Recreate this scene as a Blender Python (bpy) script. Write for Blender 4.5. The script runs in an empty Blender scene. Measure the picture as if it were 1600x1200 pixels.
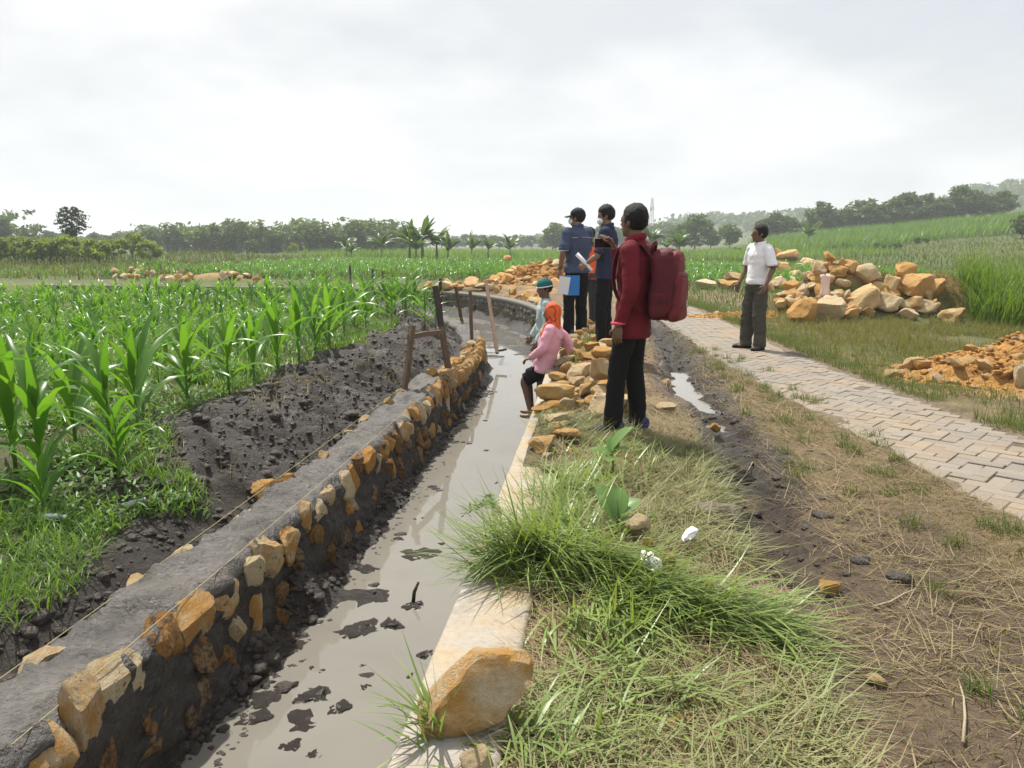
import bpy, bmesh, math, random
import numpy as np
from mathutils import Vector, Matrix, Euler
random.seed(7); rng = np.random.default_rng(11)
R = math.radians
sc = bpy.context.scene
C = sc.collection

# ---------------------------------------------------------------- camera
CAMZ = 1.45; PITCH = R(10.3); YAW = R(6.55)
cam_d = bpy.data.cameras.new('camera'); cam = bpy.data.objects.new('camera', cam_d); C.objects.link(cam)
cam_d.sensor_width = 36; cam_d.lens = 27.0; cam_d.clip_start = .05; cam_d.clip_end = 4000
cam.location = (0, 0, CAMZ); cam.rotation_euler = (R(90)-PITCH, 0, YAW)
sc.camera = cam
# ---------------------------------------------------------------- sky, sun, exposure
SUN_EL = R(61); SUN_AZ = R(-34)                     # azimuth from +Y, clockwise
w = bpy.data.worlds.new('World'); sc.world = w; w.use_nodes = True
nt = w.node_tree; bg = nt.nodes['Background']
sky = nt.nodes.new('ShaderNodeTexSky'); sky.sky_type = 'NISHITA'; sky.sun_disc = False
sky.sun_elevation = SUN_EL; sky.sun_rotation = SUN_AZ; sky.air_density = 1.3; sky.dust_density = 3.0; sky.ozone_density = 1.0
tc = nt.nodes.new('ShaderNodeTexCoord'); mp = nt.nodes.new('ShaderNodeMapping'); mp.inputs['Scale'].default_value = (1, 1, 2.6)
mp.inputs['Location'].default_value = (.35, .1, .2)
no = nt.nodes.new('ShaderNodeTexNoise'); no.inputs['Scale'].default_value = 1.7; no.inputs['Detail'].default_value = 7; no.inputs['Roughness'].default_value = .52
no2 = nt.nodes.new('ShaderNodeTexNoise'); no2.inputs['Scale'].default_value = 3.1; no2.inputs['Detail'].default_value = 6
rp = nt.nodes.new('ShaderNodeValToRGB'); rp.color_ramp.elements[0].position = .30; rp.color_ramp.elements[1].position = .50
rp.color_ramp.elements[0].color = (.66, .66, .66, 1); rp.color_ramp.elements[1].color = (1, 1, 1, 1)
rp2 = nt.nodes.new('ShaderNodeValToRGB'); rp2.color_ramp.elements[0].position = .40; rp2.color_ramp.elements[1].position = .60
rp2.color_ramp.elements[0].color = (6.0, 6.18, 6.42, 1); rp2.color_ramp.elements[1].color = (7.4, 7.5, 7.6, 1)
mx = nt.nodes.new('ShaderNodeMix'); mx.data_type = 'RGBA'
nt.links.new(tc.outputs['Generated'], mp.inputs['Vector']); nt.links.new(mp.outputs[0], no.inputs['Vector']); nt.links.new(mp.outputs[0], no2.inputs['Vector'])
nt.links.new(no.outputs['Fac'], rp.inputs['Fac']); nt.links.new(no2.outputs['Fac'], rp2.inputs['Fac'])
nt.links.new(rp.outputs['Color'], mx.inputs[0]); nt.links.new(sky.outputs[0], mx.inputs[6]); nt.links.new(rp2.outputs['Color'], mx.inputs[7])
nt.links.new(mx.outputs[2], bg.inputs['Color']); bg.inputs['Strength'].default_value = .1
sd = bpy.data.lights.new('sun', 'SUN'); sun = bpy.data.objects.new('sun', sd); C.objects.link(sun)
sd.energy = 5.0; sd.angle = R(1.2); sd.color = (1, .95, .86)
sun_dir = Vector((math.sin(SUN_AZ)*math.cos(SUN_EL), math.cos(SUN_AZ)*math.cos(SUN_EL), math.sin(SUN_EL)))
sun.rotation_euler = sun_dir.to_track_quat('Z', 'Y').to_euler(); sun.location = (0, 0, 60)
sc.view_settings.view_transform = 'Standard'; sc.view_settings.look = 'None'; sc.view_settings.gamma = 1
sc.view_settings.exposure = 0.4; sc.view_settings.use_curve_mapping = False
sc.render.engine = 'CYCLES'
cy = sc.cycles
cy.max_bounces = 6; cy.diffuse_bounces = 3; cy.glossy_bounces = 3; cy.transmission_bounces = 4; cy.transparent_max_bounces = 8; cy.volume_bounces = 1
cy.use_denoising = True; cy.caustics_reflective = False; cy.caustics_refractive = False; cy.sample_clamp_indirect = 4

# ---------------------------------------------------------------- helpers
_cam_m = Euler((R(90)-PITCH, 0, YAW)).to_matrix()
def at(u, v, z=0.0):
    """the place at height z that lies in this direction of the survey photo"""
    d = _cam_m @ Vector(((u-800)/1200, (600-v)/1200, -1)); t = (z-CAMZ)/d.z
    return Vector((d.x*t, d.y*t, z))
def ath(u, v, y):
    """the point at distance y along +Y"""
    d = _cam_m @ Vector(((u-800)/1200, (600-v)/1200, -1)); t = y/d.y
    return Vector((d.x*t, y, CAMZ+d.z*t))

def _h(ix, iy, iz, seed):
    ix = ix.astype(np.int64); iy = iy.astype(np.int64); iz = iz.astype(np.int64)
    h = (ix*374761393 + iy*668265263 + iz*2147483647 + seed*1274126177) & 0xFFFFFFFF
    h = ((h ^ (h >> 13))*1274126177) & 0xFFFFFFFF
    h = ((h ^ (h >> 16))*2246822519) & 0xFFFFFFFF
    return ((h ^ (h >> 15)) & 0xFFFFFF)/float(0xFFFFFF)
def vn(x, y, z=None, seed=0):
    x = np.asarray(x, float); y = np.asarray(y, float)
    flat = z is None; z = np.zeros_like(x) if flat else np.asarray(z, float)
    fx, fy, fz = np.floor(x), np.floor(y), np.floor(z)
    tx, ty, tz = x-fx, y-fy, z-fz
    tx = tx*tx*(3-2*tx); ty = ty*ty*(3-2*ty); tz = tz*tz*(3-2*tz)
    r = 0
    if flat:
        for dx in (0, 1):
            for dy in (0, 1): r = r + _h(fx+dx, fy+dy, fz, seed)*(tx if dx else 1-tx)*(ty if dy else 1-ty)
        return r*2-1
    for dx in (0, 1):
        for dy in (0, 1):
            for dz in (0, 1):
                r = r + _h(fx+dx, fy+dy, fz+dz, seed)*(tx if dx else 1-tx)*(ty if dy else 1-ty)*(tz if dz else 1-tz)
    return r*2-1
def fbm(x, y, z=None, oct=4, seed=0, gain=.5):
    a, s, f = 1., 0., 1.
    for o in range(oct):
        s = s + a*vn(np.asarray(x)*f, np.asarray(y)*f, None if z is None else np.asarray(z)*f, seed+o*17); a *= gain; f *= 2.03
    return s
def sm(a, b, x):
    t = np.clip((x-a)/(b-a), 0, 1); return t*t*(3-2*t)

def mesh_data(name, V, F, smooth=True, mats=(), fm=None, attrs=None):
    me = bpy.data.meshes.new(name); V = np.asarray(V, np.float32)
    if isinstance(F, np.ndarray):
        n, k = F.shape; idx = F.ravel().astype(np.int32); ls = np.arange(0, n*k, k, dtype=np.int32); nf = n
    else:
        lens = [len(f) for f in F]; idx = np.array([i for f in F for i in f], np.int32)
        ls = np.concatenate(([0], np.cumsum(lens)[:-1])).astype(np.int32) if F else np.zeros(0, np.int32); nf = len(F)
    me.vertices.add(len(V)); me.vertices.foreach_set('co', V.ravel())
    me.loops.add(len(idx)); me.loops.foreach_set('vertex_index', idx)
    me.polygons.add(nf); me.polygons.foreach_set('loop_start', ls)
    me.polygons.foreach_set('use_smooth', np.full(nf, bool(smooth)))
    for m in (mats if isinstance(mats, (list, tuple)) else [mats]):
        if m: me.materials.append(m)
    if fm is not None: me.polygons.foreach_set('material_index', np.asarray(fm, np.int32))
    me.update(calc_edges=True)
    for k, a in (attrs or {}).items():
        a = np.asarray(a, np.float32)
        if a.ndim == 2:
            if a.shape[1] == 3: a = np.concatenate([a, np.ones((len(a), 1), np.float32)], 1)
            at_ = me.attributes.new(k, 'FLOAT_COLOR', 'POINT'); at_.data.foreach_set('color', a.ravel())
        else:
            at_ = me.attributes.new(k, 'FLOAT', 'POINT'); at_.data.foreach_set('value', a.ravel())
    return me
def link(name, data, parent=None, loc=None, rot=None, scale=None):
    o = bpy.data.objects.new(name, data); C.objects.link(o)
    if parent is not None: o.parent = parent
    if loc is not None: o.location = loc
    if rot is not None: o.rotation_euler = rot
    if scale is not None: o.scale = scale
    return o
def tag(o, label=None, cat=None, group=None, kind=None):
    if label: o['label'] = label
    if cat: o['category'] = cat
    if group: o['group'] = group
    if kind: o['kind'] = kind
    return o
def obj(name, V, F, mat=None, parent=None, smooth=True, **kw):
    return link(name, mesh_data(name, V, F, smooth, mat, kw.get('fm'), kw.get('attrs')), parent, kw.get('loc'), kw.get('rot'))
def thing(name, label, cat, loc=(0, 0, 0), rz=0, group=None):
    o = link(name, None, None, loc, (0, 0, rz)); o.empty_display_size = .1
    return tag(o, label, cat, group)

class MB:
    """collects boxes, tubes and sheets for one part"""
    def __init__(s): s.V = []; s.F = []; s.n = 0
    def add(s, V, F):
        V = np.asarray(V, float); s.V.append(V); s.F += [tuple(int(i)+s.n for i in f) for f in F]; s.n += len(V); return s
    def box(s, c, size, rot=None, bev=0):
        x, y, z = [k/2 for k in size]
        if bev:
            b = bev; P = []
            for sx in (-1, 1):
                for sy in (-1, 1):
                    for sz in (-1, 1):
                        P += [(sx*(x-b), sy*(y-b), sz*z), (sx*(x-b), sy*y, sz*(z-b)), (sx*x, sy*(y-b), sz*(z-b))]
            bm = bmesh.new(); [bm.verts.new(p) for p in P]; bmesh.ops.convex_hull(bm, input=bm.verts); bm.verts.index_update()
            bmesh.ops.dissolve_limit(bm, angle_limit=.01, verts=bm.verts, edges=bm.edges); bm.verts.index_update()
            V = [tuple(v.co) for v in bm.verts]; F = [tuple(v.index for v in f.verts) for f in bm.faces]; bm.free()
        else:
            V = [(a*x, b*y, c_*z) for a in (-1, 1) for b in (-1, 1) for c_ in (-1, 1)]
            F = [(0, 1, 3, 2), (4, 6, 7, 5), (0, 4, 5, 1), (2, 3, 7, 6), (0, 2, 6, 4), (1, 5, 7, 3)]
        M = (Euler(rot).to_matrix() if rot is not None and not isinstance(rot, Matrix) else rot)
        V = np.array(V)
        if M is not None: V = V @ np.array(M).T
        return s.add(V+np.array(c), F)
    def tube(s, pts, rad, n=8, cap=True, flat=None, up=None):
        P = np.array([tuple(p) for p in pts], float); k = len(P)
        rad = np.full((k, 2), rad, float) if np.isscalar(rad) else np.array([(r, r) if np.isscalar(r) else r for r in rad], float)
        T = np.gradient(P, axis=0); T /= np.linalg.norm(T, axis=1)[:, None]+1e-9
        u = np.array(up if up is not None else (0, 0, 1.) if abs(T[0][2]) < .9 else (1., 0, 0)); V = []
        a = np.arange(n)*2*math.pi/n
        for i in range(k):
            s1 = np.cross(u, T[i]); s1 /= np.linalg.norm(s1)+1e-9; s2 = np.cross(T[i], s1); 
            if up is None: u = s2
            V.append(P[i]+np.outer(np.cos(a)*rad[i, 0], s1)+np.outer(np.sin(a)*rad[i, 1], s2))
        F = [(i*n+j, i*n+(j+1) % n, (i+1)*n+(j+1) % n, (i+1)*n+j) for i in range(k-1) for j in range(n)]
        if cap: F += [tuple(range(n-1, -1, -1)), tuple((k-1)*n+j for j in range(n))]
        return s.add(np.concatenate(V), F)
    def ell(s, c, r, rot=None, nu=14, nv=10):
        V = [(0, 0, -1)]
        for i in range(1, nv):
            t = math.pi*i/nv-math.pi/2
            V += [(math.cos(t)*math.cos(2*math.pi*j/nu), math.cos(t)*math.sin(2*math.pi*j/nu), math.sin(t)) for j in range(nu)]
        V.append((0, 0, 1)); L = len(V)-1
        F = [(0, 1+(j+1) % nu, 1+j) for j in range(nu)]
        F += [(1+i*nu+j, 1+i*nu+(j+1) % nu, 1+(i+1)*nu+(j+1) % nu, 1+(i+1)*nu+j) for i in range(nv-2) for j in range(nu)]
        F += [(L, 1+(nv-2)*nu+j, 1+(nv-2)*nu+(j+1) % nu) for j in range(nu)]
        V = np.array(V)*np.array(r)
        if rot is not None: V = V @ np.array(Euler(rot).to_matrix() if not isinstance(rot, Matrix) else rot).T
        return s.add(V+np.array(c), F)
    def arr(s): return np.concatenate(s.V), s.F
    def build(s, name, mat=None, parent=None, smooth=True, **kw):
        V, F = s.arr(); return obj(name, V, F, mat, parent, smooth, **kw)

# ---------------------------------------------------------------- material helpers
def new_mat(name):
    m = bpy.data.materials.new(name); m.use_nodes = True; nt = m.node_tree
    return m, nt, nt.nodes['Principled BSDF']
def N(nt, t, **kw):
    n = nt.nodes.new(t)
    for k, v in kw.items():
        if k[0].isupper(): n.inputs[k.replace('_', ' ')].default_value = v
        else: setattr(n, k, v)
    return n
def put(nt, s, v):
    if isinstance(v, bpy.types.NodeSocket): nt.links.new(v, s)
    elif isinstance(v, (tuple, list)) and len(v) == 3 and s.type == 'RGBA': s.default_value = (*v, 1)
    else: s.default_value = v
def mixc(nt, f, a, b, blend='MIX'):
    n = N(nt, 'ShaderNodeMix', data_type='RGBA', blend_type=blend); put(nt, n.inputs[0], f); put(nt, n.inputs[6], a); put(nt, n.inputs[7], b)
    return n.outputs[2]
def mth(nt, op, a, b=0.0, clamp=False):
    n = N(nt, 'ShaderNodeMath', operation=op, use_clamp=clamp); put(nt, n.inputs[0], a); put(nt, n.inputs[1], b); return n.outputs[0]
def ramp(nt, s, stops):
    n = N(nt, 'ShaderNodeValToRGB'); e = n.color_ramp.elements
    while len(e) < len(stops): e.new(.5)
    for x, (p, c) in zip(e, stops): x.position = p; x.color = (*c, 1) if not np.isscalar(c) else (c, c, c, 1)
    nt.links.new(s, n.inputs[0]); return n.outputs[0]
def noise(nt, scale, detail=4, rough=.55, vec=None, dist=0.):
    n = N(nt, 'ShaderNodeTexNoise', Scale=scale, Detail=detail, Roughness=rough, Distortion=dist)
    if vec is not None: nt.links.new(vec, n.inputs['Vector'])
    return n.outputs['Fac']
def coord(nt, which='Object'): return N(nt, 'ShaderNodeTexCoord').outputs[which]
def attr(nt, name, out='Color'): return N(nt, 'ShaderNodeAttribute', attribute_name=name).outputs[out]
def orand(nt): return N(nt, 'ShaderNodeObjectInfo').outputs['Random']
def bump(nt, b, h, strength=.4, dist=.02):
    n = N(nt, 'ShaderNodeBump', Strength=strength, Distance=dist); nt.links.new(h, n.inputs['Height']); nt.links.new(n.outputs[0], b.inputs['Normal'])
def hsv(nt, c, h=.5, s=1., v=1.):
    n = N(nt, 'ShaderNodeHueSaturation'); put(nt, n.inputs['Hue'], h); put(nt, n.inputs['Saturation'], s); put(nt, n.inputs['Value'], v); put(nt, n.inputs['Color'], c); return n.outputs[0]
def mat_plain(name, col, rough=.7, var=.25, scale=18, bmp=.2, spec=.4, bscale=None, dist=.01, metal=0):
    m, nt, b = new_mat(name); co = coord(nt); n = noise(nt, scale, 5, .6, co)
    c = mixc(nt, n, tuple(x*(1-var) for x in col), tuple(min(1, x*(1+var)) for x in col))
    nt.links.new(c, b.inputs['Base Color']); b.inputs['Roughness'].default_value = rough; b.inputs['Specular IOR Level'].default_value = spec
    b.inputs['Metallic'].default_value = metal
    if bmp: bump(nt, b, noise(nt, bscale or scale*3, 4, .6, co), bmp, dist)
    return m
def mat_leaf(name, c1, c2, trans=.35, rough=.45, spec=.4, varscale=4, bright=.35, world=True):
    """leaf: diffuse + gloss + light coming through; colour varies per piece ('v' point attribute when present) and by noise"""
    m, nt, b = new_mat(name); co = coord(nt)
    v = attr(nt, 'v', 'Fac'); r = orand(nt)
    f = mth(nt, 'MULTIPLY', mth(nt, 'ADD', mth(nt, 'ADD', v, r), noise(nt, varscale, 3, .5, co)), .36, True)
    c = mixc(nt, f, c1, c2)
    nt.links.new(c, b.inputs['Base Color']); b.inputs['Roughness'].default_value = rough; b.inputs['Specular IOR Level'].default_value = spec
    tr = N(nt, 'ShaderNodeBsdfTranslucent'); tc_ = mixc(nt, 1., c, (1.25, 1.15, .45), 'MULTIPLY')
    nt.links.new(hsv(nt, tc_, .5, 1., 1+bright), tr.inputs['Color'])
    ms = N(nt, 'ShaderNodeMixShader'); ms.inputs[0].default_value = trans
    nt.links.new(b.outputs[0], ms.inputs[1]); nt.links.new(tr.outputs[0], ms.inputs[2])
    nt.links.new(ms.outputs[0], nt.nodes['Material Output'].inputs['Surface'])
    return m
# ================================================================ the setting
# canal: matching points of the left and right wall's water-side top edges
_LP = [(-1.75, -1), (-1.75, 4), (-1.75, 8), (-1.78, 10.5), (-1.95, 12.6), (-2.5, 14.6), (-3.3, 16.3), (-4.6, 17.9), (-6.2, 19), (-8.5, 19.8), (-11.5, 20.3), (-20, 21)]
_RP = [(-.54, -1), (-.54, 4), (-.54, 8), (-.47, 10.5), (-.72, 13), (-1.1, 15.6), (-1.75, 18.4), (-2.9, 21), (-4.6, 23.1), (-7, 24.4), (-10.5, 25), (-20, 25.6)]
def spline(P, n=14):
    P = np.array(P, float); P = np.vstack([2*P[0]-P[1], P, 2*P[-1]-P[-2]]); out = []
    for i in range(1, len(P)-2):
        for t in np.arange(n)/n:
            a, b, c, d = P[i-1:i+3]
            out.append(.5*((2*b)+(-a+c)*t+(2*a-5*b+4*c-d)*t*t+(-a+3*b-3*c+d)*t**3))
    out.append(P[-2]); return np.array(out)
def resample(P, step):
    d = np.concatenate([[0], np.cumsum(np.linalg.norm(np.diff(P, axis=0), axis=1))]); n = max(2, int(d[-1]/step))
    s = np.linspace(0, d[-1], n+1); return np.stack([np.interp(s, d, P[:, k]) for k in range(P.shape[1])], 1)
LE, RE = spline(_LP), spline(_RP)
CL = (LE+RE)/2; HW = np.linalg.norm(LE-RE, axis=1)/2
_T = np.gradient(CL, axis=0); _T /= np.linalg.norm(_T, axis=1)[:, None]; CN = np.stack([_T[:, 1], -_T[:, 0]], 1)      # CN points right
def canal(x, y):
    """signed offset from the canal's middle (right is +) minus half width -> (s, e)"""
    x = np.atleast_1d(x).astype(float); y = np.atleast_1d(y).astype(float)
    s = np.full(x.shape, 99.); e = np.full(x.shape, 99.)
    near = (y < 34) & (y > -3) & (x > -26) & (x < 12)
    if near.any():
        px, py = x[near], y[near]; best = np.full(px.shape, 1e9); bi = np.zeros(px.shape, int)
        for i in range(len(CL)):
            d = (px-CL[i, 0])**2+(py-CL[i, 1])**2; m = d < best; best[m] = d[m]; bi[m] = i
        off = (px-CL[bi, 0])*CN[bi, 0]+(py-CL[bi, 1])*CN[bi, 1]
        far = np.sqrt(best); off = np.where(far > 3.5, np.sign(off)*far, off)
        s[near] = off; e[near] = np.abs(off)-HW[bi]
    far = ~near
    s[far] = np.where(x[far] < 0, -50, 50); e[far] = 50
    return s, e
WATER = -.62
def coping_z(y): return .03+.16*sm(6.2, 9.6, y)-.16*sm(11.2, 15, y)
LTOP = -.10
# paved path centre line and half width
PATHC = spline([(3.15, 1.0), (2.93, 3.2), (2.72, 5.2), (2.45, 7.2), (2.15, 9.6), (1.95, 12), (1.8, 15), (1.55, 18.5), (.9, 23), (-.4, 27.5), (-2.2, 32)], 20)
PHW = .60
def path_off(x, y): return x-np.interp(y, PATHC[:, 1], PATHC[:, 0])
def rut_x(y): return .95+.05*np.sin(y*1.3)+.12*sm(8, 16, y)
def hill_z(x, y):
    a = np.clip((x-14)*.072, 0, 7)*sm(45, 125, y+x*.35)
    a = a+np.clip((x-30)*.042, 0, 4)*sm(70, 140, y+x*.3)
    return a+.5*sm(10, 40, np.abs(x))*fbm(x*.03, y*.03, oct=3, seed=5)*sm(30, 70, y)
MOUNDS = [  # x, y, rx, ry, h : swells in the ground under the rocks
    (5.0, 16.9, 1.35, .95, 1.12), (6.9, 16.6, 1.0, .75, .80), (-.02, 7.9, .34, 1.7, .15), (.1, 11.6, .5, 1.2, .10), (-1.7, 22.6, 1.0, 1.6, .18), (-4.0, 25.4, 2.6, .7, .15), (-22.0, 35.5, 2.3, 1.0, .45), (-15.2, 29.5, 1.9, .8, .35)]
def gz(x, y, detail=True):
    shp = np.shape(x); x = np.atleast_1d(np.asarray(x, float)).ravel(); y = np.atleast_1d(np.asarray(y, float)).ravel()
    s, e = canal(x, y)
    left = s < 0
    z = .012*fbm(x*.8, y*.8, oct=3, seed=2)+hill_z(x, y)
    # left bank: trench behind the wall, heap of dug mud, field
    dug = sm(3.2, 5.2, y)
    prof = -.20+.12*sm(.3, .6, e)+.14*sm(.5, 1.0, e)*dug+(.08+.06*(1-dug))*sm(.4, 1.2, e)-.10*sm(1.3, 2.0, e)*dug+.08*sm(1.6, 2.4, e)
    lump = fbm(x*3.1, y*3.1, oct=2, seed=31, gain=.5)
    clod = np.abs(fbm(x*4.6, y*4.6, oct=2, seed=77, gain=.5))+.35*np.abs(vn(x*10.5, y*10.5, seed=78))
    mudm = sm(.25, .45, e)*(1-sm(1.35, 1.75, e+.25*vn(x*1.7, y*1.7, seed=9)))*dug*left
    prof = prof+mudm*(.06*lump+.11*clod-.05)+.02*fbm(x*2.5, y*2.5, oct=3, seed=3)
    z = np.where(left & (e < 6), prof*(1-sm(3, 6, e))+z*sm(3, 6, e), z)
    # right bank
    for mx_, my_, rx, ry, h in MOUNDS:
        q = ((x-mx_)/rx)**2+((y-my_)/ry)**2; z = z+h*np.exp(-q*1.3)*(~left | (y > 24))
    r = (~left) & (y < 30)
    rut = np.exp(-((x-rut_x(y))/.17)**2)*sm(2.6, 4.0, y)*(1-sm(15, 19, y))
    rut2 = np.exp(-((x-1.5-.02*np.sin(y*2))/.15)**2)*sm(.8, 1.6, y)*(1-sm(3.6, 5, y))
    edge = np.exp(-((np.abs(x-rut_x(y))-.27)/.09)**2)*sm(2.6, 4, y)*(1-sm(15, 19, y))
    mudr = sm(.05, .5, rut)
    z = z+r*(-.10*rut*(1+.35*vn(x*0+3, y*1.4, seed=6))-.035*rut2+.03*edge*(.6+.8*vn(x*4, y*4, seed=8)))
    z = z+r*(.05*mudr*fbm(x*6, y*6, oct=4, seed=41, gain=.6)+.013*rut2*np.sin(y*2*math.pi/.17+np.abs(x-1.5)*16))
    z = z+r*.014*fbm(x*5, y*5, oct=3, seed=55)*(1-mudr)
    # soil fills up to the coping
    cz = coping_z(y)
    z = np.where((~left) & (e < 1.6) & (y < 24), z+(cz-.03)*(1-sm(.3, 1.3, e)), z)
    cover = sm(-.15, .35, fbm(x*2.3, y*1.4, oct=3, seed=91)+.28+.3*sm(.05, .3, e))*sm(2.9, 3.5, y)*(1-sm(10.5, 12, y))
    z = np.where((~left) & (e < .32) & (y < 24), cz-.045+cover*(.078+.014*fbm(x*9, y*9, oct=3, seed=92))*sm(.0, .06, e), z)
    # path bed
    po = np.abs(path_off(x, y)); pe = PHW-.06+.10*fbm(x*1.7, y*1.7, oct=3, seed=15); onp = (1-sm(pe-.02, pe+.09, po))*((y > 0) & (y < 31)); z = z+.014*np.exp(-((po-PHW)/.22)**2)*((y > 0) & (y < 31))
    z = z*(1-onp)+(-.004+.005*vn(x*3, y*3, seed=14))*onp
    # canal bed with mud piled along the foot of the left wall
    bed = WATER-.07+.05*fbm(x*2.2, y*2.2, oct=4, seed=61)
    lf = HW.min()*0
    foot = np.clip(-e, 0, 9)
    heap = (1-sm(.02, .24+.10*vn(y*1.1, y*0+3, seed=4), foot))*left*(.105+.075*vn(x*3, y*3, seed=12))
    shoal = sm(.0, .5, vn(x*1.1+7, y*.75, seed=19))*(1-sm(5.2, 6.8, y))*sm(1.0, 2.5, y)*.052
    bed = bed+heap+shoal*(.7+.6*vn(x*6, y*6, seed=23))+.035*np.abs(fbm(x*9, y*9, oct=3, seed=71))*(heap > .01)+.02*np.abs(fbm(x*9, y*9, oct=2, seed=72))
    far_bed = np.where((y > 14), WATER-.05+.10*np.abs(fbm(x*1.5, y*1.5, oct=3, seed=66))+.35*(1-sm(0, .55, foot))*(~left)*sm(15, 18, y), bed)
    bed = far_bed
    t = np.where(left, sm(.10, .22, e), sm(.015, .05, e))
    z = np.where(e < .22, bed*(1-t)+(z-np.where(left, .05, 0.))*t, z)
    return z.reshape(shp) if shp else float(z[0])

def build_ground():
    def axis(lo, hi, a, b, step, g):
        core = list(np.arange(a, b, step)); s = step; v = b
        while v < hi: core.append(v); s = min(s*g, 60); v += s
        s = step; v = a-step
        while v > lo: core.insert(0, v); s = min(s*g, 60); v -= s
        return np.array(core)
    xs = axis(-950, 950, -4.2, 3.6, .04, 1.07); ys = axis(-60, 1100, .9, 8.2, .042, 1.022)
    X, Y = np.meshgrid(xs, ys); Z = gz(X, Y)
    V = np.stack([X.ravel(), Y.ravel(), Z.ravel()], 1); nx, ny = len(xs), len(ys)
    i = np.arange(nx-1)[None, :]+np.arange(ny-1)[:, None]*nx
    F = np.stack([i, i+1, i+nx+1, i+nx], -1).reshape(-1, 4)
    x, y = V[:, 0], V[:, 1]; s, e = canal(x, y); left = s < 0
    def lerp(c, d, t): return c*(1-t[:, None])+np.array(d)*t[:, None]
    n1 = fbm(x*.7, y*.7, oct=4, seed=101); n2 = fbm(x*2.6, y*2.6, oct=4, seed=102); n3 = fbm(x*.05, y*.05, oct=4, seed=103)
    n4 = fbm(x*.22, y*.22, oct=4, seed=104)
    c = np.tile(np.array([[.075, .10, .028]]), (len(x), 1))                                  # grassland
    c = lerp(c, (.105, .11, .042), np.clip(.5+.6*n3, 0, 1)); c = lerp(c, (.06, .095, .025), np.clip(.4*n4+.2, 0, 1))
    field = left*sm(1.2, 2.2, e)*(1-sm(36, 39, y-.12*x)); c = lerp(c, (.075, .085, .03), field); c = lerp(c, (.11, .09, .055), field*np.clip(n2*.5, 0, 1))
    nearr = (~left)*(1-sm(22, 30, y))*(1-sm(3.4, 4.2, path_off(x, y)+1.3*0))
    c = lerp(c, (.185, .128, .075), nearr)                                                     # trodden verge, dry
    c = lerp(c, (.115, .10, .042), nearr*np.clip(.2+.7*n1, 0, 1)); c = lerp(c, (.25, .18, .108), nearr*np.clip(n2*.8, 0, 1))
    rightv = (~left)*sm(.62, .9, path_off(x, y))*(1-sm(30, 36, y))
    c = lerp(c, (.11, .125, .04), rightv*np.clip(.55+.6*n1, 0, 1)); c = lerp(c, (.27, .19, .10), rightv*(1-sm(.7, 1.6, path_off(x, y)))*np.clip(.4+.9*n2, 0, 1))
    rut = np.exp(-((x-rut_x(y)-.06)/(.27+.16*sm(5, 8, y)))**2)*sm(2.4, 3.8, y)*(1-sm(14, 22, y))*(~left)
    rm = np.clip((rut-.28+.25*n2)*3.2, 0, 1); c = lerp(c, (.040, .030, .023), rm)
    rut2 = np.exp(-((x-1.5)/.25)**2)*(1-sm(3.4, 5, y))*(~left); rm2 = np.clip((rut2-.3+.3*n2)*2, 0, 1)*.75; c = lerp(c, (.11, .085, .06), rm2)
    nb = (~left)*(1-sm(2.6, 4.6, y+.8*n1))*sm(.55, .95, x)*(1-sm(1.7, 2.0, x)); c = lerp(c, (.105, .074, .050), nb*.8)
    org = np.zeros(len(x))
    for mx_, my_, rx, ry, h in MOUNDS+[(.1, 3.9, .25, .3, 0), (.45, 2.2, .28, .16, 0), (.12, 1.95, .3, .16, 0), (.33, 5.3, .55, .6, 0), (.1, 7.6, .5, 1.6, 0), (3.9, 7.9, .9, .35, 0), (.9, 16.5, .8, .9, 0), (-3.6, 25.2, 4, .6, 0), (2.5, 14.3, 1.0, .6, 0)]:
        org = np.maximum(org, np.exp(-(((x-mx_)/rx)**2+((y-my_)/ry)**2)*1.1))
    org = np.clip((org-.35+.4*n2)*1.6, 0, 1)*(~left | (y > 24)); c = lerp(c, (.38, .225, .095), org*.8)
    dug = sm(2.4, 3.3, y); mud = left*(1-sm(1.35, 1.75, e+.25*n1+.9*(1-sm(3.0, 4.6, y))))*sm(-.2, .3, e)*np.maximum(dug, 1-sm(.5, .8, e+.2*n2))
    c = lerp(c, (.034, .027, .022), mud); c = lerp(c, (.064, .051, .041), mud*np.clip(n2*.9+.1, 0, 1))
    bed = ((e < .12) & left | (e < .03))*1.; c = lerp(c, (.05, .042, .037), bed)
    po = np.abs(path_off(x, y)); onp = (1-sm(PHW, PHW+.08, po))*((y > 0) & (y < 31)); c = lerp(c, (.19, .15, .10), onp)
    wet = np.clip(np.maximum(rm*sm(3.5, 5, y)*(.75+.6*n1), bed*.9), 0, 1); wet = np.maximum(wet, mud*np.clip(.6+.5*n2, 0, .9))
    global GX, GY, GZ
    GX, GY, GZ = xs, ys, Z
    return obj('ground', V, F, M_ground, attrs={'base': np.clip(c, 0.01, 1), 'wet': wet})

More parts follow.
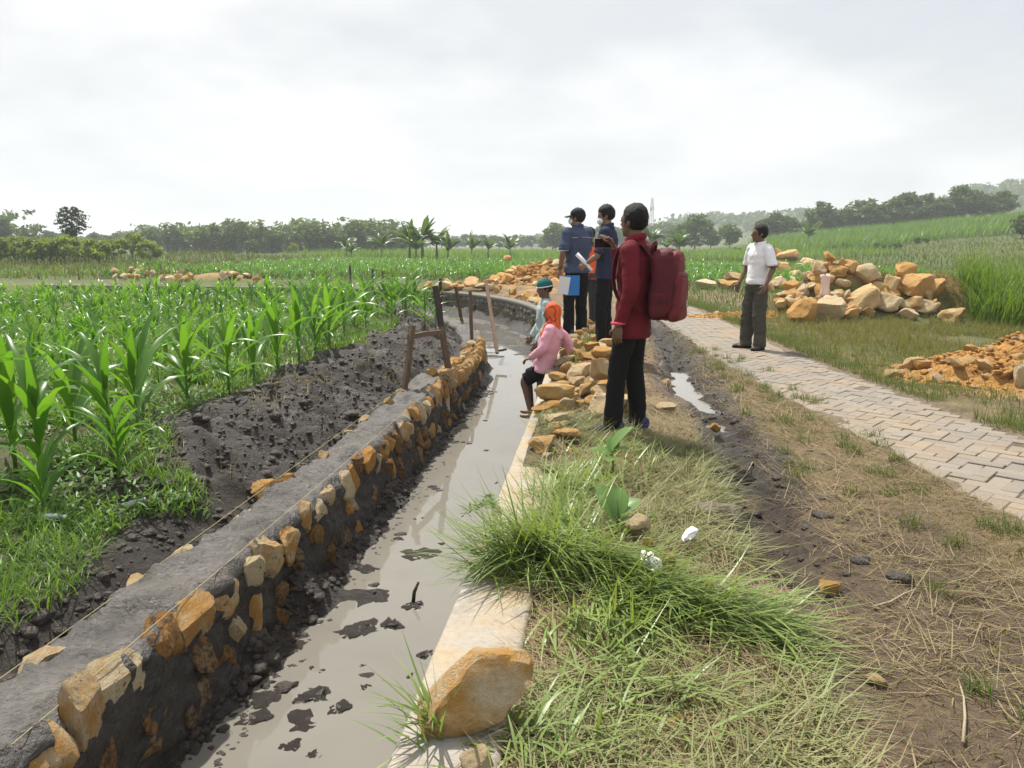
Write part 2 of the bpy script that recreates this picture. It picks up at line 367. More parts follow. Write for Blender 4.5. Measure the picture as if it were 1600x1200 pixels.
def ground_mat():
    m, nt, b = new_mat('earth and turf'); co = coord(nt, 'Object'); base = attr(nt, 'base'); wet = attr(nt, 'wet', 'Fac')
    n = noise(nt, 22, 6, .65, co); n2 = noise(nt, 90, 4, .6, co); n3 = noise(nt, 3.2, 5, .6, co)
    f = mth(nt, 'ADD', mth(nt, 'MULTIPLY', n, .9), mth(nt, 'ADD', mth(nt, 'MULTIPLY', n2, .5), mth(nt, 'MULTIPLY', n3, .5)))
    c = hsv(nt, base, .5, 1., mth(nt, 'ADD', mth(nt, 'MULTIPLY', f, 2.1), -1.0))
    nt.links.new(c, b.inputs['Base Color'])
    nt.links.new(mth(nt, 'SUBTRACT', .92, mth(nt, 'MULTIPLY', wet, .62)), b.inputs['Roughness'])
    b.inputs['Specular IOR Level'].default_value = .35
    n4 = noise(nt, 260, 3, .6, co); bump(nt, b, mth(nt, 'ADD', n, mth(nt, 'ADD', mth(nt, 'MULTIPLY', n2, .5), mth(nt, 'MULTIPLY', n4, .2))), .85, .04)
    return m
M_ground = ground_mat()
ground = tag(build_ground(), 'earth, mud and turf ground with the dug canal running through it', None, None, 'structure')

def gz(x, y):
    """height of the built ground sheet"""
    shp = np.shape(x); x = np.atleast_1d(np.asarray(x, float)).ravel(); y = np.atleast_1d(np.asarray(y, float)).ravel()
    i = np.clip(np.searchsorted(GX, x)-1, 0, len(GX)-2); j = np.clip(np.searchsorted(GY, y)-1, 0, len(GY)-2)
    a = np.clip((x-GX[i])/(GX[i+1]-GX[i]), 0, 1); b = np.clip((y-GY[j])/(GY[j+1]-GY[j]), 0, 1)
    z = GZ[j, i]*(1-a)*(1-b)+GZ[j, i+1]*a*(1-b)+GZ[j+1, i]*(1-a)*b+GZ[j+1, i+1]*a*b
    return z.reshape(shp) if shp else float(z[0])
# ---------------------------------------------------------------- water
def strip(Lp, Rp, nx, zf):
    V = []
    for a, b in zip(Lp, Rp):
        for t in np.linspace(0, 1, nx): V.append((*(a*(1-t)+b*t), zf))
    n = len(Lp); F = [(i*nx+j, i*nx+j+1, (i+1)*nx+j+1, (i+1)*nx+j) for i in range(n-1) for j in range(nx-1)]
    return np.array(V), F
def water_mat(name, col, rough=.02, bs=.05):
    m, nt, b = new_mat(name); co = coord(nt)
    n = noise(nt, 1.3, 4, .5, co, 1.2); c = mixc(nt, n, tuple(x*.82 for x in col), tuple(x*1.15 for x in col)); nt.links.new(c, b.inputs['Base Color'])
    b.inputs['Roughness'].default_value = rough; b.inputs['IOR'].default_value = 1.33; b.inputs['Specular IOR Level'].default_value = .9
    mpn = N(nt, 'ShaderNodeMapping', Scale=(1.2, .6, 1)); nt.links.new(co, mpn.inputs[0])
    h = mth(nt, 'ADD', noise(nt, 2.2, 2, .5, mpn.outputs[0]), mth(nt, 'MULTIPLY', noise(nt, 14, 2, .5, mpn.outputs[0]), .12))
    bump(nt, b, h, bs, .05); return m
M_water = water_mat('muddy water', (.195, .182, .155))
off = CN*(HW[:, None]+.12)
V, F = strip(CL-off, CL+off, 5, WATER)
tag(obj('canal_water', V, F, M_water), 'still muddy water standing in the half built canal', None, None, 'structure')
# puddle in the wheel rut
ys = np.linspace(6.0, 9.3, 40); pts_l = np.stack([rut_x(ys)-.24, ys], 1); pts_r = np.stack([rut_x(ys)+.22, ys], 1)
V, F = strip(pts_l, pts_r, 3, -.072)
tag(obj('puddle_water', V, F, M_water), 'thin muddy puddle lying in the wheel rut', None, None, 'structure')

# ---------------------------------------------------------------- rock shapes
def ico(sub):
    bm = bmesh.new(); bmesh.ops.create_icosphere(bm, subdivisions=sub, radius=1); bm.verts.index_update()
    V = np.array([v.co[:] for v in bm.verts]); F = np.array([[v.index for v in f.verts] for f in bm.faces]); bm.free(); return V, F
ICO = {k: ico(k) for k in (1, 2, 3, 4)}
def rock_arrays(seed, sub=3, cuts=9, rough=.05, box=.5, depth=.55):
    g = np.random.default_rng(seed); V, F = ICO[sub]; V = V.copy()
    V = np.sign(V)*np.abs(V)**(1-.45*box); V /= np.max(np.abs(V))
    for k in range(cuts):
        n = g.normal(size=3); n /= np.linalg.norm(n); d = g.uniform(depth, depth+.3)
        t = V @ n-d; V = V-np.outer(np.clip(t, 0, None), n)*.97
    q = g.uniform(0, 50); V = V*(1+rough*fbm(V[:, 0]*1.6+q, V[:, 1]*1.6, V[:, 2]*1.6, oct=5, seed=seed, gain=.6)-rough*.6*np.abs(fbm(V[:, 0]*3.1+q, V[:, 1]*3.1, V[:, 2]*3.1, oct=3, seed=seed+5)))[:, None]
    V = V-(V.max(0)+V.min(0))/2; V /= (V.max(0)-V.min(0)).max()/2
    return V, F
def rock_mat(name, c_pale, c_och, c_dark, pale=.5, mud=0., mudc=(.06, .05, .045)):
    m, nt, b = new_mat(name); co = coord(nt); r = orand(nt)
    vec = N(nt, 'ShaderNodeVectorMath', operation='ADD'); nt.links.new(co, vec.inputs[0])
    cx = N(nt, 'ShaderNodeCombineXYZ'); 
    for k in range(3): nt.links.new(mth(nt, 'MULTIPLY', r, (37., 91., 53.)[k]), cx.inputs[k])
    nt.links.new(cx.outputs[0], vec.inputs[1]); v = vec.outputs[0]
    n = noise(nt, 1.5, 6, .62, v, .3); n2 = noise(nt, 6, 6, .7, v); n3 = noise(nt, 30, 4, .7, v)
    f = mth(nt, 'ADD', mth(nt, 'MULTIPLY', r, .55), mth(nt, 'ADD', n, pale-.77))
    c = mixc(nt, ramp(nt, f, [(.35, 0.), (.62, 1.)]), c_och, c_pale)
    c = mixc(nt, ramp(nt, n2, [(.46, 0.), (.75, .55)]), c, c_dark)
    c = hsv(nt, c, .5, 1., mth(nt, 'ADD', .62, mth(nt, 'MULTIPLY', n3, .76)))
    if mud: c = mixc(nt, ramp(nt, noise(nt, 3.0, 9, .74, v), [(.60-mud*.4, 0.), (.74-mud*.36, .95)]), c, mudc)
    nt.links.new(c, b.inputs['Base Color']); b.inputs['Roughness'].default_value = .88; b.inputs['Specular IOR Level'].default_value = .25
    bump(nt, b, mth(nt, 'ADD', mth(nt, 'MULTIPLY', n2, .8), mth(nt, 'MULTIPLY', n3, .5)), .8, .06); return m
OCH = (.58, .35, .135); PALE = (.62, .51, .34); DRK = (.30, .155, .05)
M_rock = rock_mat('ochre limestone', PALE, OCH, DRK, .42)
M_rockp = rock_mat('pale limestone', (.64, .50, .31), (.52, .33, .12), (.36, .26, .14), .62)
M_rocko = rock_mat('orange limestone', (.62, .46, .25), (.57, .325, .105), (.42, .22, .07), .38)
M_stone_w = rock_mat('wall limestone, smeared', (.62, .51, .33), (.54, .28, .075), (.34, .19, .07), .47, .10)
M_stone_m = rock_mat('wall limestone, muddy', (.36, .25, .14), (.36, .18, .05), (.17, .095, .04), .40, .38)
M_stone_d = rock_mat('old dark walling stone', (.16, .15, .13), (.115, .105, .09), (.06, .055, .048), .4, .25, (.075, .08, .04))
ROCKS = [rock_arrays(100+i, 4, 10+(i % 4)*2, .085, .35+.1*(i % 4), .5+.05*(i % 3)) for i in range(14)]
ROCK2 = [rock_arrays(200+i, 2, 8, .08, .4, .52) for i in range(10)]
_rock_me = {}
def rock_mesh(i, mat, fine=True):
    key = (i, mat.name, fine)
    if key not in _rock_me:
        V, F = (ROCKS if fine else ROCK2)[i % (14 if fine else 10)]; me = mesh_data('rock', V, F, False, mat)
        me.polygons.foreach_set('use_smooth', np.full(len(me.polygons), True)); me.set_sharp_from_angle(angle=R(24)); _rock_me[key] = me
    return _rock_me[key]

# ---------------------------------------------------------------- walls
def offset_line(E, sgn, e):
    T = np.gradient(E, axis=0); T /= np.linalg.norm(T, axis=1)[:, None]; n = np.stack([T[:, 1], -T[:, 0]], 1)*sgn   # outward
    return E+n*e
def wall_body(E, sgn, prof, ztop, amp, seed, step=.05):
    """sweep a profile [(outward offset, z relative to top)] along the edge line"""
    E = resample(E, step); T = np.gradient(E, axis=0); T /= np.linalg.norm(T, axis=1)[:, None]; n = np.stack([T[:, 1], -T[:, 0]], 1)*sgn
    k = len(prof); V = np.zeros((len(E), k, 3)); pf = np.array(prof)
    zt = ztop(E[:, 0], E[:, 1])
    for j in range(k):
        V[:, j, :2] = E+n*pf[j, 0]; V[:, j, 2] = zt+pf[j, 1]
    arc = np.concatenate([[0], np.cumsum(np.linalg.norm(np.diff(E, axis=0), axis=1))])
    A = np.repeat(arc[:, None], k, 1); Jp = np.concatenate([[0], np.cumsum(np.linalg.norm(np.diff(pf, axis=0), axis=1))]); J = np.repeat(Jp[None], len(E), 0)
    d = amp*(.8*fbm(A*3.2, J*3.2, oct=5, seed=seed, gain=.6)+.6*np.abs(fbm(A*9, J*9, oct=4, seed=seed+5, gain=.65)))
    pn = np.gradient(pf, axis=0); pn = np.stack([pn[:, 1], -pn[:, 0]], 1); pn /= np.linalg.norm(pn, axis=1)[:, None]+1e-9
    V[:, :, 2] += d*-pn[None, :, 1]; V[:, :, :2] += (d*-pn[None, :, 0])[:, :, None]*n[:, None, :]
    i = (np.arange(len(E)-1)[:, None]*k+np.arange(k-1)[None]); F = np.stack([i, i+1, i+k+1, i+k], -1).reshape(-1, 4)
    if sgn > 0: F = F[:, ::-1]
    return V.reshape(-1, 3), F
def prof_pts(P, step=.035):
    out = []
    for a, b in zip(P[:-1], P[1:]):
        n = max(1, int(math.hypot(b[0]-a[0], b[1]-a[1])/step)); out += [(a[0]+(b[0]-a[0])*t, a[1]+(b[1]-a[1])*t) for t in np.arange(n)/n]
    return out+[P[-1]]
def mortar_mat():
    m, nt, b = new_mat('wet mortar smeared on stone'); co = coord(nt)
    n = noise(nt, 3.5, 6, .6, co, .4); n2 = noise(nt, 26, 5, .65, co); n3 = noise(nt, 1.1, 3, .5, co)
    geo = N(nt, 'ShaderNodeNewGeometry'); sx = N(nt, 'ShaderNodeSeparateXYZ'); nt.links.new(geo.outputs['Position'], sx.inputs[0])
    c = mixc(nt, ramp(nt, n, [(.35, 0.), (.65, 1.)]), (.042, .036, .032), (.135, .124, .114))
    c = mixc(nt, ramp(nt, n3, [(.5, 0.), (.7, .5)]), c, (.15, .125, .10)); c = hsv(nt, c, .5, 1., mth(nt, 'ADD', .55, mth(nt, 'MULTIPLY', n2, .9)))
    damp = ramp(nt, mth(nt, 'ADD', sx.outputs[2], mth(nt, 'MULTIPLY', n, .25)), [(0., 0.), (1., 0.)]) if False else None
    nt.links.new(c, b.inputs['Base Color'])
    nt.links.new(ramp(nt, n, [(.3, .38), (.7, .75)]), b.inputs['Roughness']); b.inputs['Specular IOR Level'].default_value = .5
    bump(nt, b, mth(nt, 'ADD', n2, mth(nt, 'MULTIPLY', n, .7)), .8, .05); return m
M_mortar = mortar_mat(); M_mortar_shade = mat_plain('muddy mortar with wall face shade painted in', (.026, .021, .018), .5, .6, 5, .8, .5, 30, .04)  # second mortar: mud smears plus the canal face's shade painted in as darker colour
LEr = LE[LE[:, 1] > .3]; LEr = LE
def bare(y): return sm(8.7, 9.2, y)*(1-sm(11.9, 12.3, y))       # stretch where stones lie without mortar
ltop = lambda x, y: LTOP-.13*bare(y)+.02*np.sin(y*.9)
lw = thing('retaining_wall', 'newly built rubble stone canal wall smeared with wet dark mortar beside the corn', 'wall')
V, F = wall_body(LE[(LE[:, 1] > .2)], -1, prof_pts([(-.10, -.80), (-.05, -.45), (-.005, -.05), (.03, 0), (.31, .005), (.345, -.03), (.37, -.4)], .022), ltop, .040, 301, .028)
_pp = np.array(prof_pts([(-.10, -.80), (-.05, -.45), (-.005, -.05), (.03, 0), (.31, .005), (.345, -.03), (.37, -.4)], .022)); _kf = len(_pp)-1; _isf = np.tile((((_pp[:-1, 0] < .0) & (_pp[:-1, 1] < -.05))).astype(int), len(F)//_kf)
obj('mortar', V, F, [M_mortar, M_mortar_shade], lw, fm=_isf)
g = np.random.default_rng(5)
Lr = resample(LE[(LE[:, 1] > .9)], .01)
Ltan = np.gradient(Lr, axis=0); Ltan /= np.linalg.norm(Ltan, axis=1)[:, None]
def put_stone(i, e, dz, size, mat, parent=lw, tilt=.25, E=None, T=None, sgn=-1, zt=None, k=None, name='stone'):
    E_ = Lr if E is None else E; T_ = Ltan if T is None else T; i = min(i, len(E_)-1)
    n = np.array([T_[i][1], -T_[i][0]])*sgn; p = E_[i]+n*e; z = (zt(p[0], p[1]) if zt else float(ltop(p[0], p[1])))+dz
    ang = math.atan2(T_[i][1], T_[i][0])
    o = link(name, rock_mesh(int(g.integers(0, 14)) if k is None else k, mat), parent, (p[0], p[1], z), (g.normal(0, tilt), g.normal(0, tilt), ang+g.normal(0, .2)))
    o.scale = size; return o
s_tot = len(Lr)*.01; nst = 0
a = 0.0
while a < 12.6:                                                  # top course along the water edge
    i = int(a*100); y = Lr[i][1]
    w_ = (g.uniform(.06, .10) if g.random() < .6 else g.uniform(.10, .15))*(1.35 if y < 3.3 else 1.05 if y < 5 else .9)
    if bare(y) < .5: put_stone(i, .016+g.uniform(-.015, .02), g.uniform(-.13, -.05), (w_, g.uniform(.062, .088), g.uniform(.10, .16)*(1.15 if y < 3.3 else 1)), M_stone_w if g.random() < .85 else M_stone_m); nst += 1
    a += w_*1.65+g.uniform(.0, .05)
for row, (dz, m_) in enumerate(((-.29, M_stone_m), (-.44, M_stone_m))):
    a = .1
    while a < 11.5:
        i = int(a*100); w_ = g.uniform(.06, .12)
        put_stone(i, -.014-.012*row+g.uniform(-.01, .025), dz+g.uniform(-.05, .05), (w_, .075, g.uniform(.08, .13)), m_ if g.random() < .65 else M_stone_w); nst += 1
        a += w_*2+g.uniform(.04, .2)
a = .4
while a < 8:                                                     # stones showing along the field side of the wall top
    put_stone(int(a*100), .33+g.uniform(-.02, .03), g.uniform(-.03, .0), (g.uniform(.05, .11), g.uniform(.035, .06), g.uniform(.03, .06)), M_stone_w if g.random() < .5 else M_rockp); a += g.uniform(.3, .75); nst += 1
i0 = int(np.argmin(np.abs(Lr[:, 1]-8.75))); i1 = int(np.argmin(np.abs(Lr[:, 1]-12.2)))
i = i0
while i < i1:                                                    # bare stretch: stones stacked dry
    put_stone(i, .02+g.uniform(-.02, .02), g.uniform(-.0, .04), (g.uniform(.04, .065), .09, g.uniform(.09, .13)), M_rocko, tilt=.2)
    put_stone(i+int(g.integers(-4, 4)), .20+g.uniform(-.03, .05), g.uniform(.0, .08), (g.uniform(.05, .09), .08, g.uniform(.05, .09)), M_rocko if g.random() < .7 else M_rock, tilt=.4); i += int(g.integers(7, 12)); nst += 2
NLST = nst

# right wall: old wall with a concrete coping
def coping_mat():
    m, nt, b = new_mat('dusty concrete coping'); co = coord(nt); n = noise(nt, 2.3, 6, .65, co); n2 = noise(nt, 30, 5, .7, co); n3 = noise(nt, 7, 4, .6, co)
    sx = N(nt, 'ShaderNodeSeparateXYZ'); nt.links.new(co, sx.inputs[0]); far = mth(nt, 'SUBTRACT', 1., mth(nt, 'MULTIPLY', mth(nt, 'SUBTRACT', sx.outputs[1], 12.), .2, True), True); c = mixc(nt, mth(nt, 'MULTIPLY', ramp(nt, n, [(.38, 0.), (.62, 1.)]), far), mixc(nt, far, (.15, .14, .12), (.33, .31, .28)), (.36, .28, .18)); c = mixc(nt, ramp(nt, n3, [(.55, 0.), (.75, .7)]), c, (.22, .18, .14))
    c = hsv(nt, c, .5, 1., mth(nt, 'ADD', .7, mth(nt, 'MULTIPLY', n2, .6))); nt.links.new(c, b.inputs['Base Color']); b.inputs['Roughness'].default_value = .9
    bump(nt, b, mth(nt, 'ADD', n2, n3), .35, .02); return m
M_coping = coping_mat(); M_oldwall = mat_plain('old dark mossy walling', (.085, .08, .062), .9, .5, 5, .6, .3, 14, .05)
rw = thing('canal_wall', 'old dark rubble canal wall with a pale coping on the path side of the water', 'wall')
rtop = lambda x, y: coping_z(np.asarray(y))
REs = RE[(RE[:, 1] > .2)]
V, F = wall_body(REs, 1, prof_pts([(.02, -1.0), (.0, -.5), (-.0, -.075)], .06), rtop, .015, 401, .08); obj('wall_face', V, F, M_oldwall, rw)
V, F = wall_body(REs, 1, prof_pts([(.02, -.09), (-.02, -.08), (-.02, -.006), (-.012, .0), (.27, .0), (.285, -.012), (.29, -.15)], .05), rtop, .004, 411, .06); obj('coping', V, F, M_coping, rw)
Rr = resample(RE[RE[:, 1] > 11], .01); Rt = np.gradient(Rr, axis=0); Rt /= np.linalg.norm(Rt, axis=1)[:, None]
a = .2
while a < 19 and True:
    i = int(a*100)
    if i >= len(Rr): break
    for dz in (-.17, -.34, -.52):
        if g.random() < .85: put_stone(i+int(g.integers(-6, 6)), .0+g.uniform(-.005, .02), dz+g.uniform(-.04, .04), (g.uniform(.09, .16), .06, g.uniform(.06, .1)), M_stone_d, rw, .2, Rr, Rt, 1, lambda x, y: float(coping_z(y)))
    a += g.uniform(.26, .36)

# ---------------------------------------------------------------- paved path
def paver_mat():
    m, nt, b = new_mat('worn concrete paver'); co = coord(nt); r = orand(nt); geo = N(nt, 'ShaderNodeNewGeometry').outputs['Position']
    n = noise(nt, 1.1, 5, .6, geo); n2 = noise(nt, 45, 5, .7, geo)
    c = mixc(nt, ramp(nt, n, [(.4, 0.), (.68, .9)]), (.205, .182, .152), (.26, .19, .115)); c = hsv(nt, c, .5, .9, mth(nt, 'ADD', mth(nt, 'MULTIPLY', r, .2), mth(nt, 'ADD', .60, mth(nt, 'MULTIPLY', n2, .65))))
    nt.links.new(c, b.inputs['Base Color']); b.inputs['Roughness'].default_value = .9; bump(nt, b, n2, .35, .01); return m
M_paver = paver_mat()
def build_path():
    arcP = resample(PATHC, .02); T = np.gradient(arcP, axis=0); T /= np.linalg.norm(T, axis=1)[:, None]
    w_ = .105; total = len(arcP)*.02; c45 = math.sqrt(.5); items = []
    nmax = int(total/w_)+20
    for r_ in range(-nmax, nmax):
        lo = int((-PHW*2/w_)); 
        for n_ in range(-nmax//4-4, nmax//4+4):
            for vert in (0, 1):
                if not vert: cx, cy_ = (r_+4*n_+1)*w_, (r_+.5)*w_
                else: cx, cy_ = (r_+4*n_+3.5)*w_, (r_+1)*w_
                al, la = (cx+cy_)*c45, (cx-cy_)*c45
                if abs(la) > PHW-.03 or al < 1.0 or al > total-1.2: continue
                items.append((al, la, vert))
    path = link('paved_path', None); tag(path, 'narrow path of grey concrete block pavers curving away', None, None, 'structure')
    mb = MB().box((0, 0, -.03), (.2062, .1015, .06), bev=.004); V, F = mb.arr(); me = mesh_data('paver', V, F, False, M_paver)
    rest = []
    items.sort(); vis = []
    for al, la, vert in items:
        i = min(int(al/.02), len(arcP)-1); p = arcP[i]; t = T[i]; q = (p[0]+t[1]*la, p[1]-t[0]*la)
        rz = math.atan2(t[1], t[0])+(-R(45) if not vert else R(45)); rec = (q, rz)
        # in view?
        d = _cam_m.transposed() @ (Vector((q[0], q[1], 0))-Vector((0, 0, CAMZ)))
        if d.z < -.5 and abs(d.x/-d.z) < .70 and len(vis) < 300: vis.append(rec)
        elif q[1] > 3: rest.append(rec)
    gp = np.random.default_rng(3)
    for (q, rz) in vis:
        link('paver', me, path, (q[0], q[1], .004+gp.normal(0, .0025)), (gp.normal(0, .005), gp.normal(0, .005), rz+gp.normal(0, .015)))
    m2 = MB(); Vb = V
    for (q, rz) in rest:
        c_, s_ = math.cos(rz), math.sin(rz); W = np.stack([Vb[:, 0]*c_-Vb[:, 1]*s_+q[0], Vb[:, 0]*s_+Vb[:, 1]*c_+q[1], Vb[:, 2]+.004+gp.normal(0, .0025)], 1); m2.add(W, F)
    o = m2.build('far_pavers', M_paver, path, False); o['kind'] = 'stuff'
build_path()
# ================================================================ people
def solid(mb, voxel=.010, smooth=6):
    """one continuous skin over everything collected in mb"""
    V, F = mb.arr(); me = mesh_data('tmp', V, F); o = link('tmp', me)
    m = o.modifiers.new('r', 'REMESH'); m.mode = 'VOXEL'; m.voxel_size = voxel
    s_ = o.modifiers.new('s', 'SMOOTH'); s_.factor = .5; s_.iterations = smooth
    dg = bpy.context.evaluated_depsgraph_get(); me2 = bpy.data.meshes.new_from_object(o.evaluated_get(dg))
    bpy.data.objects.remove(o); bpy.data.meshes.remove(me)
    n = len(me2.vertices); V = np.zeros(n*3, np.float32); me2.vertices.foreach_get('co', V); V = V.reshape(-1, 3).astype(float)
    Nn = np.zeros(n*3, np.float32); me2.vertex_normals.foreach_get('vector', Nn); Nn = Nn.reshape(-1, 3).astype(float)
    F = [tuple(p.vertices) for p in me2.polygons]; bpy.data.meshes.remove(me2); return V, F, Nn
def folds(V, Nn, amp, seed, fx=7., fz=5.):
    a = fbm(V[:, 0]*fx+V[:, 2]*3, V[:, 1]*fx-V[:, 2]*2, V[:, 2]*fz, oct=3, seed=seed, gain=.55)
    b = 1-np.abs(fbm(V[:, 0]*4+V[:, 2]*4, V[:, 1]*4+V[:, 2]*3, V[:, 2]*9, oct=2, seed=seed+3))*2
    return V+Nn*(amp*(a*.7+b*.5))[:, None]
def cloth(name, col, rough=.85, var=.22):
    m, nt, b = new_mat(name); co = coord(nt); n = noise(nt, 7, 5, .6, co); n2 = noise(nt, 220, 2, .5, co)
    c = mixc(nt, n, tuple(x*(1-var) for x in col), tuple(min(1, x*(1+var)) for x in col)); nt.links.new(c, b.inputs['Base Color']); b.inputs['Roughness'].default_value = rough
    b.inputs['Specular IOR Level'].default_value = .2; b.inputs['Sheen Weight'].default_value = .0; bump(nt, b, mth(nt, 'ADD', n, mth(nt, 'MULTIPLY', n2, .15)), .35, .012); return m
def skin_mat(name, col):
    m, nt, b = new_mat(name); co = coord(nt); n = noise(nt, 12, 4, .6, co); nt.links.new(mixc(nt, n, tuple(x*.82 for x in col), tuple(x*1.15 for x in col)), b.inputs['Base Color'])
    b.inputs['Roughness'].default_value = .5; b.inputs['Subsurface Weight'].default_value = .08; b.inputs['Subsurface Radius'].default_value = (.01, .004, .002); bump(nt, b, noise(nt, 160, 3, .6, co), .15, .004); return m
M_skin = skin_mat('tan skin', (.235, .125, .075)); M_skind = skin_mat('dark tan skin', (.15, .078, .048))
M_hair, nt_, b_ = new_mat('black hair'); nt_.links.new(mixc(nt_, noise(nt_, 40, 4, .6, coord(nt_)), (.004, .004, .004), (.012, .011, .011)), b_.inputs['Base Color']); b_.inputs['Roughness'].default_value = .62; b_.inputs['Specular IOR Level'].default_value = .25; bump(nt_, b_, noise(nt_, 90, 3, .6, coord(nt_)), .9, .015)
M_eye = mat_plain('dark eye', (.02, .015, .012), .2, .1, 5, 0); M_lip = mat_plain('lip', (.17, .07, .055), .5, .1, 5, 0); M_mask = cloth('white face mask', (.78, .80, .82), .8, .05)
M_black = cloth('black trousers', (.008, .008, .009), .95); M_sole = mat_plain('pale shoe sole', (.5, .5, .52), .7, .1, 10, .1)

def vlerp(a, b, t): return tuple(a[i]*(1-t)+b[i]*t for i in range(3))
def soft(pts, rad, k=4):
    P = spline([tuple(p) for p in pts], k); r = np.array([(x, x) if np.isscalar(x) else x for x in rad], float); t = np.linspace(0, len(pts)-1, len(P)); return P, np.stack([np.interp(t, np.arange(len(pts)), r[:, i]) for i in (0, 1)], 1)
def limb(mb, pts, rad, up=None, n=14, ends=True):
    P, r = soft(pts, rad); mb.tube(P, r, n, True, up=up)
    if ends:
        for e_ in (0, -1): q = min(r[e_]); mb.ell(P[e_], (q*.98, q*.98, q*.98), None, 12, 8)
def fingers(mb, wrist, d, palm, side, curl=.5, s=1.):
    """palm and five unequal, bent fingers; palm = direction the palm faces, side = towards the thumb"""
    d = Vector(d).normalized(); palm = Vector(palm); palm = (palm-d*palm.dot(d)).normalized(); sd_ = d.cross(palm); sd_ = sd_ if sd_.dot(Vector(side)) > 0 else -sd_; w_ = Vector(wrist)
    M = Matrix((sd_, palm, d)).transposed(); mb.ell(w_+d*.045*s, (.040*s, .016*s, .055*s), M, 12, 8)
    for j, (L, o_) in enumerate(((.070, .030), (.080, .010), (.074, -.010), (.058, -.029))):
        p = w_+d*.082*s+sd_*o_*s; a = 0.; pts = [p-d*.01]; fan = sd_*(o_*.9)
        for seg in (.42, .32, .26): a += curl*(.7+.12*j); q = (d*math.cos(a)+palm*math.sin(a)+fan*.5).normalized(); p = p+q*L*seg*s; pts.append(p)
        mb.tube(pts, [.0088*s, .0085*s, .0078*s, .006*s], 7)
    p = w_+d*.028*s+sd_*.030*s; q1 = (sd_*.75+d*.7+palm*.3).normalized(); q2 = (sd_*.25+d*.9+palm*.5).normalized(); mb.tube([p, p+q1*.034*s, p+q1*.034*s+q2*.03*s], [.0115*s, .010*s, .0075*s], 7)
def rotz_(v, a): return (v[0]*math.cos(a)-v[1]*math.sin(a), v[0]*math.sin(a)+v[1]*math.cos(a), v[2])

